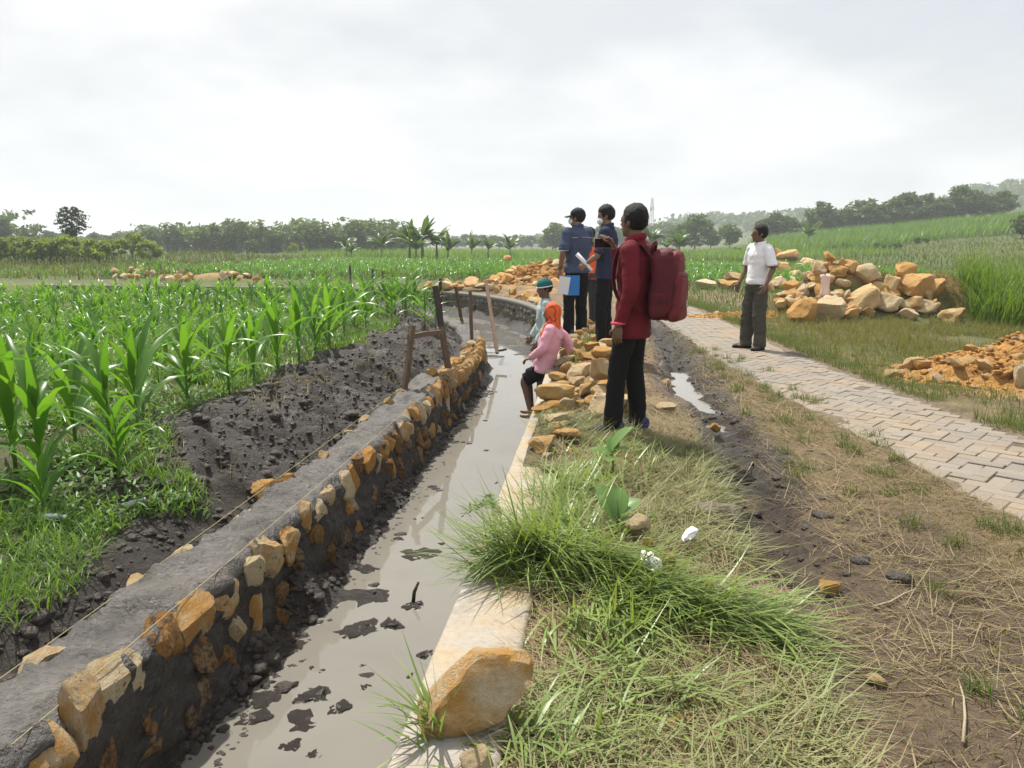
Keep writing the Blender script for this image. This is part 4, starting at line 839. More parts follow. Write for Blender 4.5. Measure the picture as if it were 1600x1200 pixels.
for u, v, wv, hv, lf in [(900, 606, 30, 20, 0), (918, 618, 34, 22, .03), (935, 622, 30, 20, .06), (925, 636, 28, 18, .0), (905, 640, 24, 16, 0), (968, 600, 30, 22, .1), (975, 615, 30, 26, .06), (958, 620, 26, 20, .05), (985, 630, 26, 22, 0), (915, 566, 34, 18, .06), (940, 560, 40, 20, .08), (960, 572, 30, 20, .08), (925, 550, 28, 16, .06), (950, 545, 34, 18, .08), (972, 585, 30, 20, .08), (900, 560, 26, 14, .02), (880, 570, 40, 12, .0), (945, 585, 26, 16, .1), (893, 578, 22, 12, .02), (880, 610, 26, 16, 0), (870, 596, 30, 14, 0), (965, 640, 24, 16, 0), (890, 656, 22, 13, 0), (872, 676, 20, 12, 0), (855, 718, 22, 12, 0), (888, 712, 18, 10, 0)]:
    rock(u, v, wv, hv, M_rock if gr.random() < .55 else M_rocko, lab, lf, G1, tilt=.3)
for i in range(46):
    y = gr.uniform(5.7, 10.1); x = gr.uniform(-.50, .12) if y > 6.8 else gr.uniform(-.5, -.15)
    if (x-.17)**2+(y-5.86)**2 < .2 or (abs(y-8.3) < .35 and x < -.15): continue
    a = gr.uniform(.05, .13); o = link('rock', rock_mesh(int(gr.integers(0, 14)), [M_rock, M_rocko, M_rockp][int(gr.integers(0, 3))]), None, (x, y, gz(x, y)+a*.35), tuple(gr.normal(0, .4, 2))+(gr.uniform(0, 6),), (a*gr.uniform(.9, 1.6), a, a*gr.uniform(.55, .8))); tag(o, lab, 'rock', G1)
lab = 'small orange rubble stone behind the man in the cap'
for i in range(34):
    u = gr.uniform(905, 952); v = gr.uniform(500, 545); rock(u, v, gr.uniform(9, 20), gr.uniform(7, 14), M_rocko if gr.random() < .6 else M_rock, lab, .10*gr.random(), 'rubble behind the man in the cap', tilt=.4)
# rock pile beyond the path
G2 = 'limestone boulders in the pile beyond the path'
for u, v, wv, hv, m_, lf, lb, ry in [
    (1257, 505, 46, 42, M_rocko, 0, 'squat brown boulder at the front left foot of the rock pile', 0),
    (1298, 502, 48, 44, M_rockp, 0, 'blocky pale boulder below the pink bag at the front of the pile', 0),
    (1352, 482, 78, 34, M_rocko, 0.03, 'long orange boulder slanting across the middle of the rock pile', -.55),
    (1332, 499, 33, 20, M_rocko, 0, 'low orange stone under the slanting boulder', 0),
    (1393, 488, 48, 33, M_rockp, 0.01, 'cream boulder at the front right of the rock pile', .15),
    (1358, 447, 42, 38, M_rock, 0.06, 'tall grey brown boulder standing above the slanting one', 0),
    (1396, 458, 28, 32, M_rocko, 0.05, 'upright orange boulder between the two big right boulders', 0),
    (1433, 465, 52, 44, M_rock, 0.03, 'largest round tan boulder at the right end of the pile', .2),
    (1416, 438, 42, 30, M_rocko, 0.08, 'orange boulder perched on the right end of the pile', .1),
    (1296, 412, 22, 22, M_rocko, 0.08, 'single orange boulder on the very top of the rock pile', 0),
    (1281, 437, 26, 32, M_rock, 0.06, 'tan boulder just below the top of the rock pile', 0),
    (1310, 432, 30, 18, M_rocko, 0.07, 'flat orange boulder right below the topmost one', .1),
    (1494, 505, 52, 27, M_rockp, 0, 'white boulder alone in the grass right of the pile', 0),
    (1355, 495, 26, 18, M_rocko, 0, 'small orange boulder between the front stones of the pile', 0),
    (1460, 462, 40, 30, M_rock, 0.03, 'tan boulder half hidden by the tall reeds', 0),
    (1448, 488, 50, 24, M_rockp, 0.01, 'grey pale boulder low at the right edge of the pile', 0),
    (1420, 500, 40, 20, M_rock, 0, 'low tan boulder sunk in grass before the pile', 0),
    (1233, 412, 38, 24, M_rock, 0.06, 'brown boulder on the left shoulder of the pile behind the white shirt', 0),
    (1212, 410, 30, 26, M_rocko, 0.06, 'orange boulder just right of the white shirt sleeve', 0)]:
    rock(u, v, wv, hv, m_, lb, lf, G2, ry=ry, tilt=.1)
lab = 'medium limestone rock jumbled inside the pile beyond the path'
for i in range(62):
    u = gr.uniform(1195, 1345); t = gr.random(); v = 408+75*t+(8 if u > 1300 else 0)+gr.uniform(0, 10); 
    if u < 1225: v = max(v, 425)
    rock(u, v, gr.uniform(16, 32), gr.uniform(12, 22), [M_rock, M_rocko, M_rocko, M_rock, M_rockp][int(gr.integers(0, 5))], lab, .03*gr.random(), G2, tilt=.4)
for i in range(16):
    u = gr.uniform(1340, 1460); v = gr.uniform(455, 490)
    rock(u, v, gr.uniform(22, 38), gr.uniform(16, 26), [M_rock, M_rocko][int(gr.integers(0, 2))], lab, .02, G2, tilt=.4)
for u, v, wv, hv, lb in [(1105, 452, 36, 17, 'low brown rock left of the white shirted man beside the path'), (1140, 452, 36, 18, 'flat brown rock behind the white shirted man\'s elbow'), (1146, 440, 34, 17, 'pale slab resting on the flat brown rock behind the elbow'), (1060, 462, 18, 9, 'tiny brown stone on the verge right of the backpack')]:
    rock(u, v, wv, hv, M_rock, lb, .0 if v > 445 else .3, None)
# far side of the canal bend
lab = 'orange rock in the row along the bend of the old canal wall'
for i in range(46):
    u = gr.uniform(690, 870); v = 447+max(0, (u-760))*.33+gr.uniform(-2, 11); rock(u, v, gr.uniform(10, 30), gr.uniform(7, 15), M_rocko if gr.random() < .6 else M_rock, lab, .12*gr.random(), 'rocks along the canal bend', tilt=.4)
rock(668, 452, 16, 13, M_rocko, 'square rusty block on the coping of the canal bend', .0)
rock(758, 452, 20, 14, M_rock, 'brown boulder left of the leaning stake on the canal bend', .0)
rock(793, 408, 0+16, 10, M_rocko, 'orange boulder perched on the left shoulder of the far rubble heap', .45)
lab = 'pale rock on the weedy bank beyond the corn'
for i in range(44):
    u = gr.choice([gr.uniform(165, 240), gr.uniform(250, 300), gr.uniform(340, 425)]); v = gr.uniform(424, 438)+(4 if u > 250 else 0)
    rock(u, v, gr.uniform(7, 18), gr.uniform(5, 11), M_rockp if gr.random() < .5 else M_rock, lab, .35*gr.random()*(1 if u < 310 else .4), 'pale rocks beyond the corn', tilt=.4)
rock(405, 418, 14, 8, M_rockp, 'lone pale boulder at the far edge of the weeds', .1)

# heaps of broken orange limestone
def heap(name, label, cx, cy_, rx, ry, h, nclod, smin, smax, seed, skew=0):
    g2 = np.random.default_rng(seed); root = thing(name, label, 'rubble heap', (cx, cy_, gz(cx, cy_)-.02)); base = root.location.z
    n = 70; A, B = np.meshgrid(np.linspace(-1.25, 1.25, n), np.linspace(-1.25, 1.25, n))
    def hz(a, b):
        q = np.sqrt(a*a+b*b); f = np.clip(1-q, 0, 1)**1.15; wob = 1+.3*fbm(a*1.7+seed, b*1.7, oct=3, seed=seed)
        return h*f*wob+.10*h*fbm(a*9, b*9, oct=4, seed=seed+1, gain=.65)*sm(0, .2, f)-.06*sm(.98, 1.2, q)
    Z = hz(A, B); V = np.stack([A.ravel()*rx, B.ravel()*ry, Z.ravel()], 1)
    V[:, 2] += gz(V[:, 0]+cx, V[:, 1]+cy_)-base; i = np.arange(n-1)[None]+np.arange(n-1)[:, None]*n
    obj('heap', V, np.stack([i, i+1, i+n+1, i+n], -1).reshape(-1, 4), M_dust, root)
    k = 0
    while k < nclod:
        a, b = g2.uniform(-1, 1, 2)
        if a*a+b*b > 1: continue
        s_ = smin+(smax-smin)*g2.random()**2.2; x, y = a*rx, b*ry; z = float(hz(np.array([a]), np.array([b]))[0])+gz(x+cx, y+cy_)-base
        link('clod', rock_mesh(int(g2.integers(0, 10)), M_rocko if g2.random() < .8 else M_rock, False), root, (x, y, z+s_*.15), tuple(g2.uniform(-.6, .6, 3)*np.array([1, 1, 5])), (s_*g2.uniform(.8, 1.3), s_, s_*g2.uniform(.55, .85))); k += 1
    Vs = []; Fs = []; n0 = 0
    for q in range(nclod*5):
        a, b = g2.normal(0, .5, 2)
        if a*a+b*b > 1.15: continue
        s_ = (smin*.6+(smax-smin)*.28*g2.random()**2)*1.0; V0, F0 = ROCK2[int(g2.integers(0, 10))] if False else ICO[1]; V0 = V0*(1+.45*vn(V0[:, 0]*1.7+q, V0[:, 1]*1.7, V0[:, 2]*1.7, seed=q))[:, None]*np.array([s_*g2.uniform(.8, 1.5), s_, s_*.75])
        x, y = a*rx, b*ry; z = float(hz(np.array([a]), np.array([b]))[0])+gz(x+cx, y+cy_)-base; t = g2.uniform(0, 6.28)
        Vs.append(np.stack([V0[:, 0]*math.cos(t)-V0[:, 1]*math.sin(t)+x, V0[:, 0]*math.sin(t)+V0[:, 1]*math.cos(t)+y, V0[:, 2]+z+s_*.2], 1)); Fs.append(F0+n0); n0 += len(V0)
    o = obj('rubble', np.concatenate(Vs), np.concatenate(Fs), M_dust, root, False); o['kind'] = 'stuff'
    return root
M_dust = mat_plain('crumbled orange limestone', (.44, .235, .075), .95, .5, 7, 1., .2, 22, .08)
heap('rubble_heap', 'heap of crumbled orange limestone spilling onto the path verge at the right edge', 5.2, 8.9, 2.0, 1.05, .70, 300, .025, .12, 51)
heap('rubble_heap', 'heap of broken orange limestone on the far bank left of the man in the cap', -1.9, 27.6, 2.2, 1.5, .95, 130, .06, .3, 52)
p = gzi(1592, 612); rock(1597, 612, 30, 50, M_rockp, 'white and rust boulder cut off by the right edge beside the orange heap', 0, None)
heap('rubble_heap', 'thin spill of ochre chips on the verge beyond the path edge', 2.6, 16.0, 1.0, .5, .08, 60, .02, .07, 53)

# stakes and string
M_wood = mat_plain('weathered brown timber', (.13, .085, .055), .85, .45, 9, .5, .3, 30, .02)
M_woodd = mat_plain('dark wet timber', (.05, .038, .03), .8, .4, 9, .5, .3, 30, .02)
def batten(mb, a, b, w1=.035, w2=.022):
    a, b = Vector(a), Vector(b); d = (b-a); q = d.to_track_quat('Z', 'Y').to_matrix(); n = 5
    prev = None; V = []
    for i in range(n+1):
        c = a+d*i/n+q @ Vector((gr.normal(0, .003), gr.normal(0, .003), 0))
        for sx, sy in ((-1, -1), (1, -1), (1, 1), (-1, 1)): V.append(c+q @ Vector((sx*w1*(.92 if i in (0, n) else 1), sy*w2, 0)))
    F = [(i*4+j, i*4+(j+1) % 4, i*4+4+(j+1) % 4, i*4+4+j) for i in range(n) for j in range(4)]+[(3, 2, 1, 0), (n*4, n*4+1, n*4+2, n*4+3)]
    mb.add([tuple(v) for v in V], F); return mb
fr = thing('timber_frame', 'rough timber frame of two posts and a rail straddling the new wall', 'timber frame')
top1 = ath(680, 447, 9.15); bot1 = Vector((-1.69, 8.95, -.78)); top2 = ath(645, 508, 7.95); bot2 = Vector((-2.10, 7.85, -.35))
MBb = MB(); batten(MBb, bot1, bot1.lerp(top1, .72)); MBb.build('post', M_wood, fr, False)
batten(MB(), 0*top1, top1) if False else None
mbp = MB(); batten(mbp, bot1.lerp(top1, .722), top1, .034, .022); mbp.build('post', M_woodd, fr, False)['label'] = 'dark stained upper end of the tall post'
mbp = MB(); batten(mbp, bot2, top2); mbp.build('post', M_wood, fr, False)
ra = ath(640, 525, 7.98); rb = ath(692, 519, 9.0); ra.y -= .05; rb = bot1.lerp(top1, (rb.z-bot1.z)/(top1.z-bot1.z))+Vector((0.03, -.05, 0)); mbp = MB(); batten(mbp, ra, rb, .02, .028); mbp.build('rail', M_wood, fr, False)
def stake(top, bot, lab, mat=M_wood, w_=.028):
    o = batten(MB(), bot, top, w_, .02).build('stake', mat, None, False); return tag(o, lab, 'stake', 'stakes driven beside the canal')
stake(ath(759, 440, 14.9), Vector((-2.0, 14.2, -.8)) if False else ath(777, 552, 13.2), 'tall stake leaning in the water at the tip of the new wall', M_wood, .03)
stake(ath(735, 456, 12.7), ath(737, 533, 12.6), 'upright stake standing on the new wall behind the bare stones', M_wood)
stake(ath(712, 447, 14.8), ath(722, 503, 15.0), 'thin leaning stake near the water beyond the new wall', M_wood)
stake(ath(688, 435, 13.6), ath(690, 505, 13.6), 'dark upright stake just right of the tall frame post', M_woodd)
for u, v0, v1, y, lb in [(547, 415, 440, 25, 'dark stake top above the corn farthest left of the short ones'), (582, 420, 452, 24.5, 'short dark stake above the corn between two others'), (598, 424, 452, 25.2, 'short dark stake above the corn closest to the white sack'), (648, 432, 452, 26, 'thin dark stake right of the white sack'), (490, 424, 452, 25, 'pale thin stake above the corn left of all others'), (503, 438, 455, 26, 'shorter pale stake beside the leftmost thin stake')]:
    a = ath(u, v0, y); b = Vector((a.x, y, gz(a.x, y)-.1)); stake(a, b, lb, M_woodd if u > 540 else M_wood, .03)
mbp = MB(); batten(mbp, ath(776, 548, 13.3), ath(791, 546, 13.4), .03, .015); tag(mbp.build('board', M_woodd, None, False), 'short dark board floating at the foot of the tall leaning stake', 'board')
M_string = mat_plain('yellowed string', (.42, .34, .17), .8, .1, 5, 0)
ys = np.linspace(.6, 8.85, 40)
tag(MB().tube([(-1.765+.004*math.sin(y), y, LTOP+.055+.02*math.sin((y-.6)/8.25*math.pi)*-1) for y in ys], .0016, 5).build('guide_string', M_string), 'taut guide string along the water side edge of the new wall', 'string', 'mason strings')
ys = np.linspace(.6, 7.8, 40)
tag(MB().tube([(-2.09+.004*math.sin(y), y, LTOP+.05-.02*math.sin((y-.6)/7.2*math.pi)) for y in ys], .0016, 5).build('guide_string', M_string), 'taut guide string along the field side edge of the new wall', 'string', 'mason strings')

# mud clumps standing out of the water
M_mud = mat_plain('wet black mud', (.070, .058, .049), .34, .5, 8, .8, .6, 26, .05)
MUD = []
for i in range(6):
    gm = np.random.default_rng(500+i); Vs = []; Fs = []; n0 = 0
    for q in range(26):
        V, F = ICO[2]; r_ = gm.uniform(.10, .34)*(1.3 if q < 4 else 1); d_ = gm.random()**.6*(.85 if q else 0); an = gm.uniform(0, 6.28); V = V*(1+.5*fbm(V[:, 0]*1.8+q*7, V[:, 1]*1.8, V[:, 2]*1.8, oct=3, seed=500+i, gain=.6))[:, None]*np.array([r_*1.3, r_*1.3, r_*gm.uniform(.8, 1.9)*(1.15-d_)])
        Vs.append(V+np.array([math.cos(an)*d_, math.sin(an)*d_*.75, -.04])); Fs.append(F+n0); n0 += len(V)
    V = np.concatenate(Vs); F = np.concatenate(Fs)
    MUD.append(mesh_data('mud_clump', V, F, True, M_mud))
for u, v, w_, h_ in [(652, 866, 42, 20), (648, 946, 30, 22), (560, 982, 60, 26), (612, 976, 32, 22), (590, 930, 46, 12), (662, 1024, 26, 20), (492, 1086, 46, 24), (535, 1104, 34, 22), (470, 1120, 60, 18), (565, 1040, 14, 14), (500, 1050, 16, 8), (572, 1072, 22, 8), (420, 1090, 70, 30), (490, 1180, 30, 14), (690, 850, 16, 6), (620, 842, 24, 10), (574, 890, 34, 16), (705, 905, 10, 5), (760, 704, 10, 6), (440, 1010, 60, 28), (530, 905, 30, 16), (405, 1120, 50, 22), (455, 1165, 34, 14)]:
    p = at(u, v, WATER); s = ppm(p); o = link('mud_clump', MUD[int(gr.integers(0, 6))], None, (p.x, p.y, WATER-.004), (0, 0, gr.uniform(0, 6)), (w_/s*.62, w_/s*.62*gr.uniform(.8, 1.5), h_/s*.5))
    tag(o, 'dark wet mud clump sticking out of the muddy water', 'mud clump', 'mud clumps in the canal')
p = at(645, 940, WATER); tag(MB().tube([(p.x, p.y, WATER-.02), (p.x+.01, p.y, WATER+.06), (p.x+.035, p.y+.01, WATER+.12)], [.012, .011, .007], 7).build('stick', M_woodd), 'short black stick standing up out of a mud clump in the water', 'stick')

# litter
M_white = mat_plain('crumpled white paper', (.78, .78, .77), .7, .05, 10, .3, .3, 25, .02)
M_plastic, nt_, b_ = new_mat('clear crushed plastic'); b_.inputs['Base Color'].default_value = (.75, .88, .9, 1); b_.inputs['Roughness'].default_value = .12; b_.inputs['Transmission Weight'].default_value = .7; b_.inputs['Alpha'].default_value = 1
def crumple(seed, sx, sy, sz):
    V, F = ICO[3]; n = fbm(V[:, 0]*2+seed, V[:, 1]*2, V[:, 2]*2, oct=3, seed=seed, gain=.7); V = V*(1+.35*n)[:, None]; return V*np.array([sx, sy, sz]), F
for u, v, sx, sy, sz, rz, lb in [(1016, 912, .035, .085, .028, .25, 'crumpled white paper wrapper lying on the cut grass'), (1076, 866, .026, .06, .02, -.5, 'smaller crumpled white paper near the bare earth')]:
    p = gzi(u, v); V, F = crumple(int(u), sx, sy, sz); o = obj('paper_wrapper', V, F, M_white, None, False); o.location = (p.x, p.y, p.z+.10); o.rotation_euler = (.15, .1, rz); tag(o, lb, 'paper')
def bottle(u, v, rz, lb):
    p = gzi(u, v, .02); root = thing('plastic_bottle', lb, 'bottle', (p.x, p.y, p.z+.018), rz); root.scale = (.68,)*3
    prof = [(0, .0), (.028, .003), (.031, .012), (.029, .05), (.032, .07), (.030, .10), (.032, .125), (.026, .15), (.013, .175), (.012, .188)]
    MB().tube([(y, 0, 0) for r_, y in prof], [(max(r_, .004), max(r_, .004)*.75) for r_, y in prof], 14).build('body', M_plastic, root)
    MB().tube([(.185, 0, 0), (.2, 0, 0)], .0145, 12).build('cap', M_white, root)
bottle(62, 812, .1, 'clear plastic bottle lying in the weeds at the left edge'); bottle(192, 796, 1.2, 'clear crushed plastic bottle on the mud edge below the corn')
# pink bag on the rock pile, white sack on the bend
def sack(u, v, h, w_, mat, lb, lift=0):
    p = gzi(u, v, lift); V = []; n = 16; L = 9
    for i in range(L):
        t = i/(L-1); r_ = w_*(.95-.25*math.sin(t*2.6)+.15*t*t)*(1 if i else .8)
        for j in range(n):
            a = 2*math.pi*j/n; q = 1+.14*math.sin(3*a+5*t)+.08*math.sin(7*a+2*i); V.append((p.x+r_*q*math.cos(a), p.y+r_*.7*q*math.sin(a), p.z+h*t+.02*math.sin(2*a)*(i == L-1)))
    F = [(i*n+j, i*n+(j+1) % n, (i+1)*n+(j+1) % n, (i+1)*n+j) for i in range(L-1) for j in range(n)]+[tuple(range(n-1, -1, -1)), tuple((L-1)*n+j for j in range(n))]
    tag(obj('sack', V, F, mat), lb, 'sack')
sack(1288, 462, .40, .10, mat_plain('pink plastic', (.75, .55, .5), .4, .15, 6, .2), 'upright pinkish plastic sack standing on the rock pile', .30)
sack(629, 452, .38, .12, M_white, 'white sack standing on the far canal bank above the corn', 0)
# dry twigs
M_twig = mat_plain('dry grey twig', (.33, .27, .19), .85, .25, 20, .2)
for pts, lb in [([(1365, 948), (1392, 940), (1412, 928), (1432, 920)], 'bent grey twig lying on trampled earth'), ([(1505, 1160), (1508, 1120), (1506, 1090), (1498, 1062)], 'forked dry twig on the straw near the bottom right'), ([(1150, 760), (1165, 742), (1176, 722)], 'thin dry stalk beside the dark clod')]:
    P = [gzi(u, v, .015) for u, v in pts]; tag(MB().tube(P, [.0055-.001*i for i in range(len(P))], 6).build('twig', M_twig), lb, 'twig')
for i in range(22):
    u, v = (gr.normal(1110, 28), gr.normal(1108, 14)) if i < 13 else (gr.normal(1062, 14), gr.normal(1128, 8))
    rock(u, v, gr.uniform(8, 20), gr.uniform(6, 13), M_rocko, 'small orange limestone chip scattered on the straw', .02, 'orange chips on the straw', tilt=.4)
# dark earth clod by the rut
p = gzi(1125, 815); V, F = crumple(77, .20, .13, .05); o = obj('earth_clod', V, F, mat_plain('grey earth', (.16, .13, .105), .9, .3, 8, .7, .2, 30, .05)); o.location = (p.x-.02, p.y+.1, p.z+.0); tag(o, 'flat grey clod of dug earth between the straw and the rut', 'clod')
# loose clods on the dug mud
def lumps():
    g4 = np.random.default_rng(8); Vs = []; Fs = []; n0 = 0; V0, F0 = ICO[2]
    x = g4.uniform(-3.7, -2.05, 8000); y = 1.6+14.4*g4.random(8000)**1.5; s, e = canal(x, y); k = (s < 0) & (e > .38) & (e < 1.6) & ((y > 3.9) | (e < .75)); x, y = x[k], y[k]; yr = g4.uniform(3.2, 14, 900); xr = rut_x(yr)+g4.normal(.05, .24, 900); x = np.concatenate([x, xr]); y = np.concatenate([y, yr]); yf = 1.5+9.5*g4.random(2600)**1.3; xf = -1.74+np.abs(g4.normal(0, .13, 2600)); x = np.concatenate([x, xf]); y = np.concatenate([y, yf]); z = np.maximum(gz(x, y), WATER-.006)
    for xx, yy, zz in zip(x, y, z):
        r = g4.uniform(.006, .019)*(1+1.3*(g4.random() < .12)); q = g4.uniform(0, 99); sub_ = ICO[1] if yy > 7 or r < .014 else ICO[2]; V = sub_[0]
        V = V*(1+.36*vn(V[:, 0]*1.9+q, V[:, 1]*1.9+q, V[:, 2]*1.9, seed=3)+.22*vn(V[:, 0]*4+q, V[:, 1]*4, V[:, 2]*4, seed=4))[:, None]*np.array([r*g4.uniform(.8, 1.6), r*g4.uniform(.8, 1.4), r*.75]); a = g4.uniform(0, 6.28)
        V = np.stack([V[:, 0]*math.cos(a)-V[:, 1]*math.sin(a)+xx, V[:, 0]*math.sin(a)+V[:, 1]*math.cos(a)+yy, V[:, 2]+zz-r*.15], 1); Vs.append(V); Fs.append(sub_[1]+n0); n0 += len(V)
    o = obj('mud_clods', np.concatenate(Vs), np.concatenate(Fs), M_clods); tag(o, 'loose crumbs of dark mud on the dug bank, the canal foot and the rut', None, None, 'stuff')
M_clods = mat_plain('crumbly dug mud', (.050, .039, .032), .5, .55, 6, .9, .35, 40, .03)
lumps()
# ================================================================ vegetation
gv = np.random.default_rng(99)
def blades(P, L, W, az, lean, curve, segs=3, fold=0., wrand=None):
    """n bent blades -> V, quads, per-point random"""
    P = np.asarray(P, float); n = len(P); L, W, az, lean, curve = [np.broadcast_to(np.asarray(a, float), (n,)) for a in (L, W, az, lean, curve)]
    d = np.stack([np.cos(az), np.sin(az)], 1); side = np.stack([-np.sin(az), np.cos(az), np.zeros(n)], 1)
    V = np.zeros((n, segs+1, 2, 3)); c = P.copy()
    for k in range(segs+1):
        t = k/segs; wk = W*(1-t**1.6)*(.55+.45*min(1, t*4+.2)) + W*.03
        V[:, k, 0] = c-side*(wk/2)[:, None]; V[:, k, 1] = c+side*(wk/2)[:, None]
        th = lean+curve*(t+.5/segs); st = L/segs
        c = c+np.concatenate([d*(np.sin(th)*st)[:, None], (np.cos(th)*st)[:, None]], 1)
    i = (np.arange(n)[:, None]*(segs+1)+np.arange(segs)[None])*2
    F = np.stack([i, i+1, i+3, i+2], -1).reshape(-1, 4)
    v = np.repeat(gv.random(n) if wrand is None else wrand, (segs+1)*2)
    return V.reshape(-1, 3), F, v
class Bush:
    def __init__(s): s.V = []; s.F = []; s.v = []; s.n = 0
    def add(s, V, F, v): s.V.append(V); s.F.append(F+s.n); s.v.append(v); s.n += len(V)
    def build(s, name, mat, label=None, parent=None, kind='stuff'):
        o = obj(name, np.concatenate(s.V), np.concatenate(s.F), mat, parent, True, attrs={'v': np.concatenate(s.v)})
        if kind: o['kind'] = kind
        if label: o['label'] = label
        return o
def onground(x, y, dz=0): return np.stack([x, y, gz(x, y)+dz], 1)
def in_view(x, y, m=.08):
    dx = x*math.cos(YAW)+y*math.sin(YAW); dy = -x*math.sin(YAW)+y*math.cos(YAW)
    return (dy > .8) & (np.abs(dx) < (.68+m)*dy+.6)
def scatter(n, x0, x1, y0, y1):
    x = gv.uniform(x0, x1, n); y = gv.uniform(y0, y1, n); k = in_view(x, y); return x[k], y[k]
M_weed = mat_leaf('weed blade', (.045, .125, .015), (.17, .29, .05), .38)
M_weed2 = mat_leaf('weed leaf', (.05, .125, .02), (.14, .25, .05), .38)
M_cut = mat_leaf('fresh cut grass', (.09, .17, .03), (.33, .40, .13), .3, .4, .4, 9)
M_clip = mat_leaf('wilting clippings', (.08, .115, .03), (.33, .32, .15), .2, .55, .3)
M_straw = mat_leaf('dry straw', (.13, .095, .05), (.36, .285, .165), .12, .7, .2)
M_drygrass = mat_leaf('half dry turf', (.09, .095, .03), (.25, .205, .095), .25, .6, .2)
M_reed = mat_leaf('reed', (.06, .13, .02), (.17, .27, .05), .4)
M_meadow = mat_leaf('meadow grass', (.055, .10, .02), (.135, .16, .045), .35, .6, .2)
M_cane = mat_leaf('sugar cane', (.07, .16, .022), (.18, .30, .06), .35, .5)

# -- left field weeds
def leftmask(x, y, lo=1.55):
    s, e = canal(x, y); nn = .25*vn(x*1.7, y*1.7, seed=9)
    near = (1-sm(3.5, 5.4, y))
    return (s < 0) & (e+nn > lo*(1-near)+.50*near), e
B = Bush(); B2 = Bush()
for (n, x0, x1, y0, y1, Lm, Wm) in ((60000, -8, -2.0, 2.2, 7.5, .13, .007), (60000, -14, -3, 6.5, 16, .17, .012), (50000, -34, -3, 14, 38, .26, .03)):
    x, y = scatter(n, x0, x1, y0, y1); k, e = leftmask(x, y); k &= (e > .4) & (fbm(x*1.1, y*1.1, oct=3, seed=33) > (.05 if y1 < 8 else -.5)); x, y = x[k], y[k]; n = len(x)
    V, F, v = blades(onground(x, y, -.01), Lm*gv.uniform(.5, 1.6, n), Wm*gv.uniform(.7, 1.5, n), gv.uniform(0, 6.28, n), gv.uniform(.0, .7, n), gv.uniform(.3, 1.7, n), 3); B.add(V, F, v)
for (n, x0, x1, y0, y1, Lm) in ((45000, -8, -2.0, 2.2, 8, .055), (20000, -14, -3, 7, 15, .08)):
    x, y = scatter(n, x0, x1, y0, y1); k, e = leftmask(x, y, 1.7); k &= (fbm(x*1.6, y*1.6, oct=3, seed=35) > -.2) & (e > .45); x, y = x[k], y[k]; n = len(x)
    V, F, v = blades(onground(x, y, gv.uniform(.0, .14, n)*(.5+.5*np.clip(fbm(x*1.6, y*1.6, oct=3, seed=35), 0, 1))), Lm*gv.uniform(.6, 1.5, n), Lm*.42*gv.uniform(.7, 1.3, n), gv.uniform(0, 6.28, n), gv.uniform(.6, 1.5, n), gv.uniform(-.2, .7, n), 2); B2.add(V, F, v)
B.build('field_weeds', M_weed, 'green grassy weeds filling the corn field'); B2.build('broadleaf_weeds', M_weed2, 'small leafy weeds on the near side of the corn field')
# sparse weeds and stalks on the mud
B = Bush(); x, y = scatter(2600, -3.6, -2.2, 4, 16); s, e = canal(x, y); k = (s < 0) & (e > .5) & (vn(x*2.2, y*2.2, seed=44) > .25); x, y = x[k], y[k]; n = len(x)
V, F, v = blades(onground(x, y, -.01), gv.uniform(.06, .22, n), .008, gv.uniform(0, 6.28, n), gv.uniform(.1, .9, n), gv.uniform(.2, 1.5, n), 3); B.add(V, F, v); B.build('mud_sprouts', M_drygrass, 'thin sprouts poking through the dug mud')

# -- corn
M_corn = mat_leaf('corn leaf', (.048, .145, .018), (.15, .31, .046), .46, .33, .5, 3, .5)
M_stalk = mat_leaf('corn stalk', (.07, .15, .03), (.16, .24, .06), .1, .45, .4)
def corn_leaf(L, W, lean, curve, seed, segs=9):
    """one folded, arching leaf starting at the origin, heading +X"""
    g3 = np.random.default_rng(seed); V = []; c = np.zeros(3); tw = g3.uniform(-.5, .5)
    for k in range(segs+1):
        t = k/segs; wk = W*(math.sin(min(1, t*2.2+.18)*math.pi/2))*(1-max(0, t-.3)/.7)**.8+.002
        th = lean+curve*(t**1.5); dirv = np.array([math.sin(th), 0, math.cos(th)]); nrm = np.array([-math.cos(th), 0, math.sin(th)])
        a = tw*t*t; side = np.array([0, math.cos(a), 0])+nrm*math.sin(a); wav = .006*math.sin(k*2.1+seed)
        fold = .30*(1-t*.6)
        V += [c-side*wk/2+nrm*(wk*fold+wav), c, c+side*wk/2+nrm*(wk*fold-wav)]; c = c+dirv*L/segs
    F = []
    for k in range(segs): F += [(k*3, k*3+1, k*3+4, k*3+3), (k*3+1, k*3+2, k*3+5, k*3+4)]
    return np.array(V), np.array(F)
LEAFSPEC = []
def corn_spec(seed):
    g3 = np.random.default_rng(seed); nl = int(g3.integers(9, 12)); h = g3.uniform(.42, .58); a0 = g3.uniform(0, 6.28); out = []
    for i in range(nl):
        t = i/(nl-1); z = .07+(h-.07)*t; L = (.50+.34*math.sin(math.pi*min(1, t*.9+.15)))*g3.uniform(.85, 1.15); lean = .75-.62*t+g3.normal(0, .08); curve = (1.75-.9*t)*g3.uniform(.7, 1.25)
        if i == nl-1: L *= .7; curve *= .25
        out.append((z, a0+math.pi*i+g3.normal(0, .4), L, .078*g3.uniform(.8, 1.15)*(.8+.3*math.sin(math.pi*t)), lean, curve, int(g3.integers(0, 1000))))
    return h, out
def stalk_arr(h): return MB().tube([(0, 0, -.02), (.004, 0, h*.3), (-.003, .003, h*.7), (0, 0, h)], [.014, .013, .010, .006], 7).arr()
NV = 9; SPEC = [corn_spec(900+i) for i in range(NV)]; LEAFME = []; MERGED = []; LOWPOLY = []
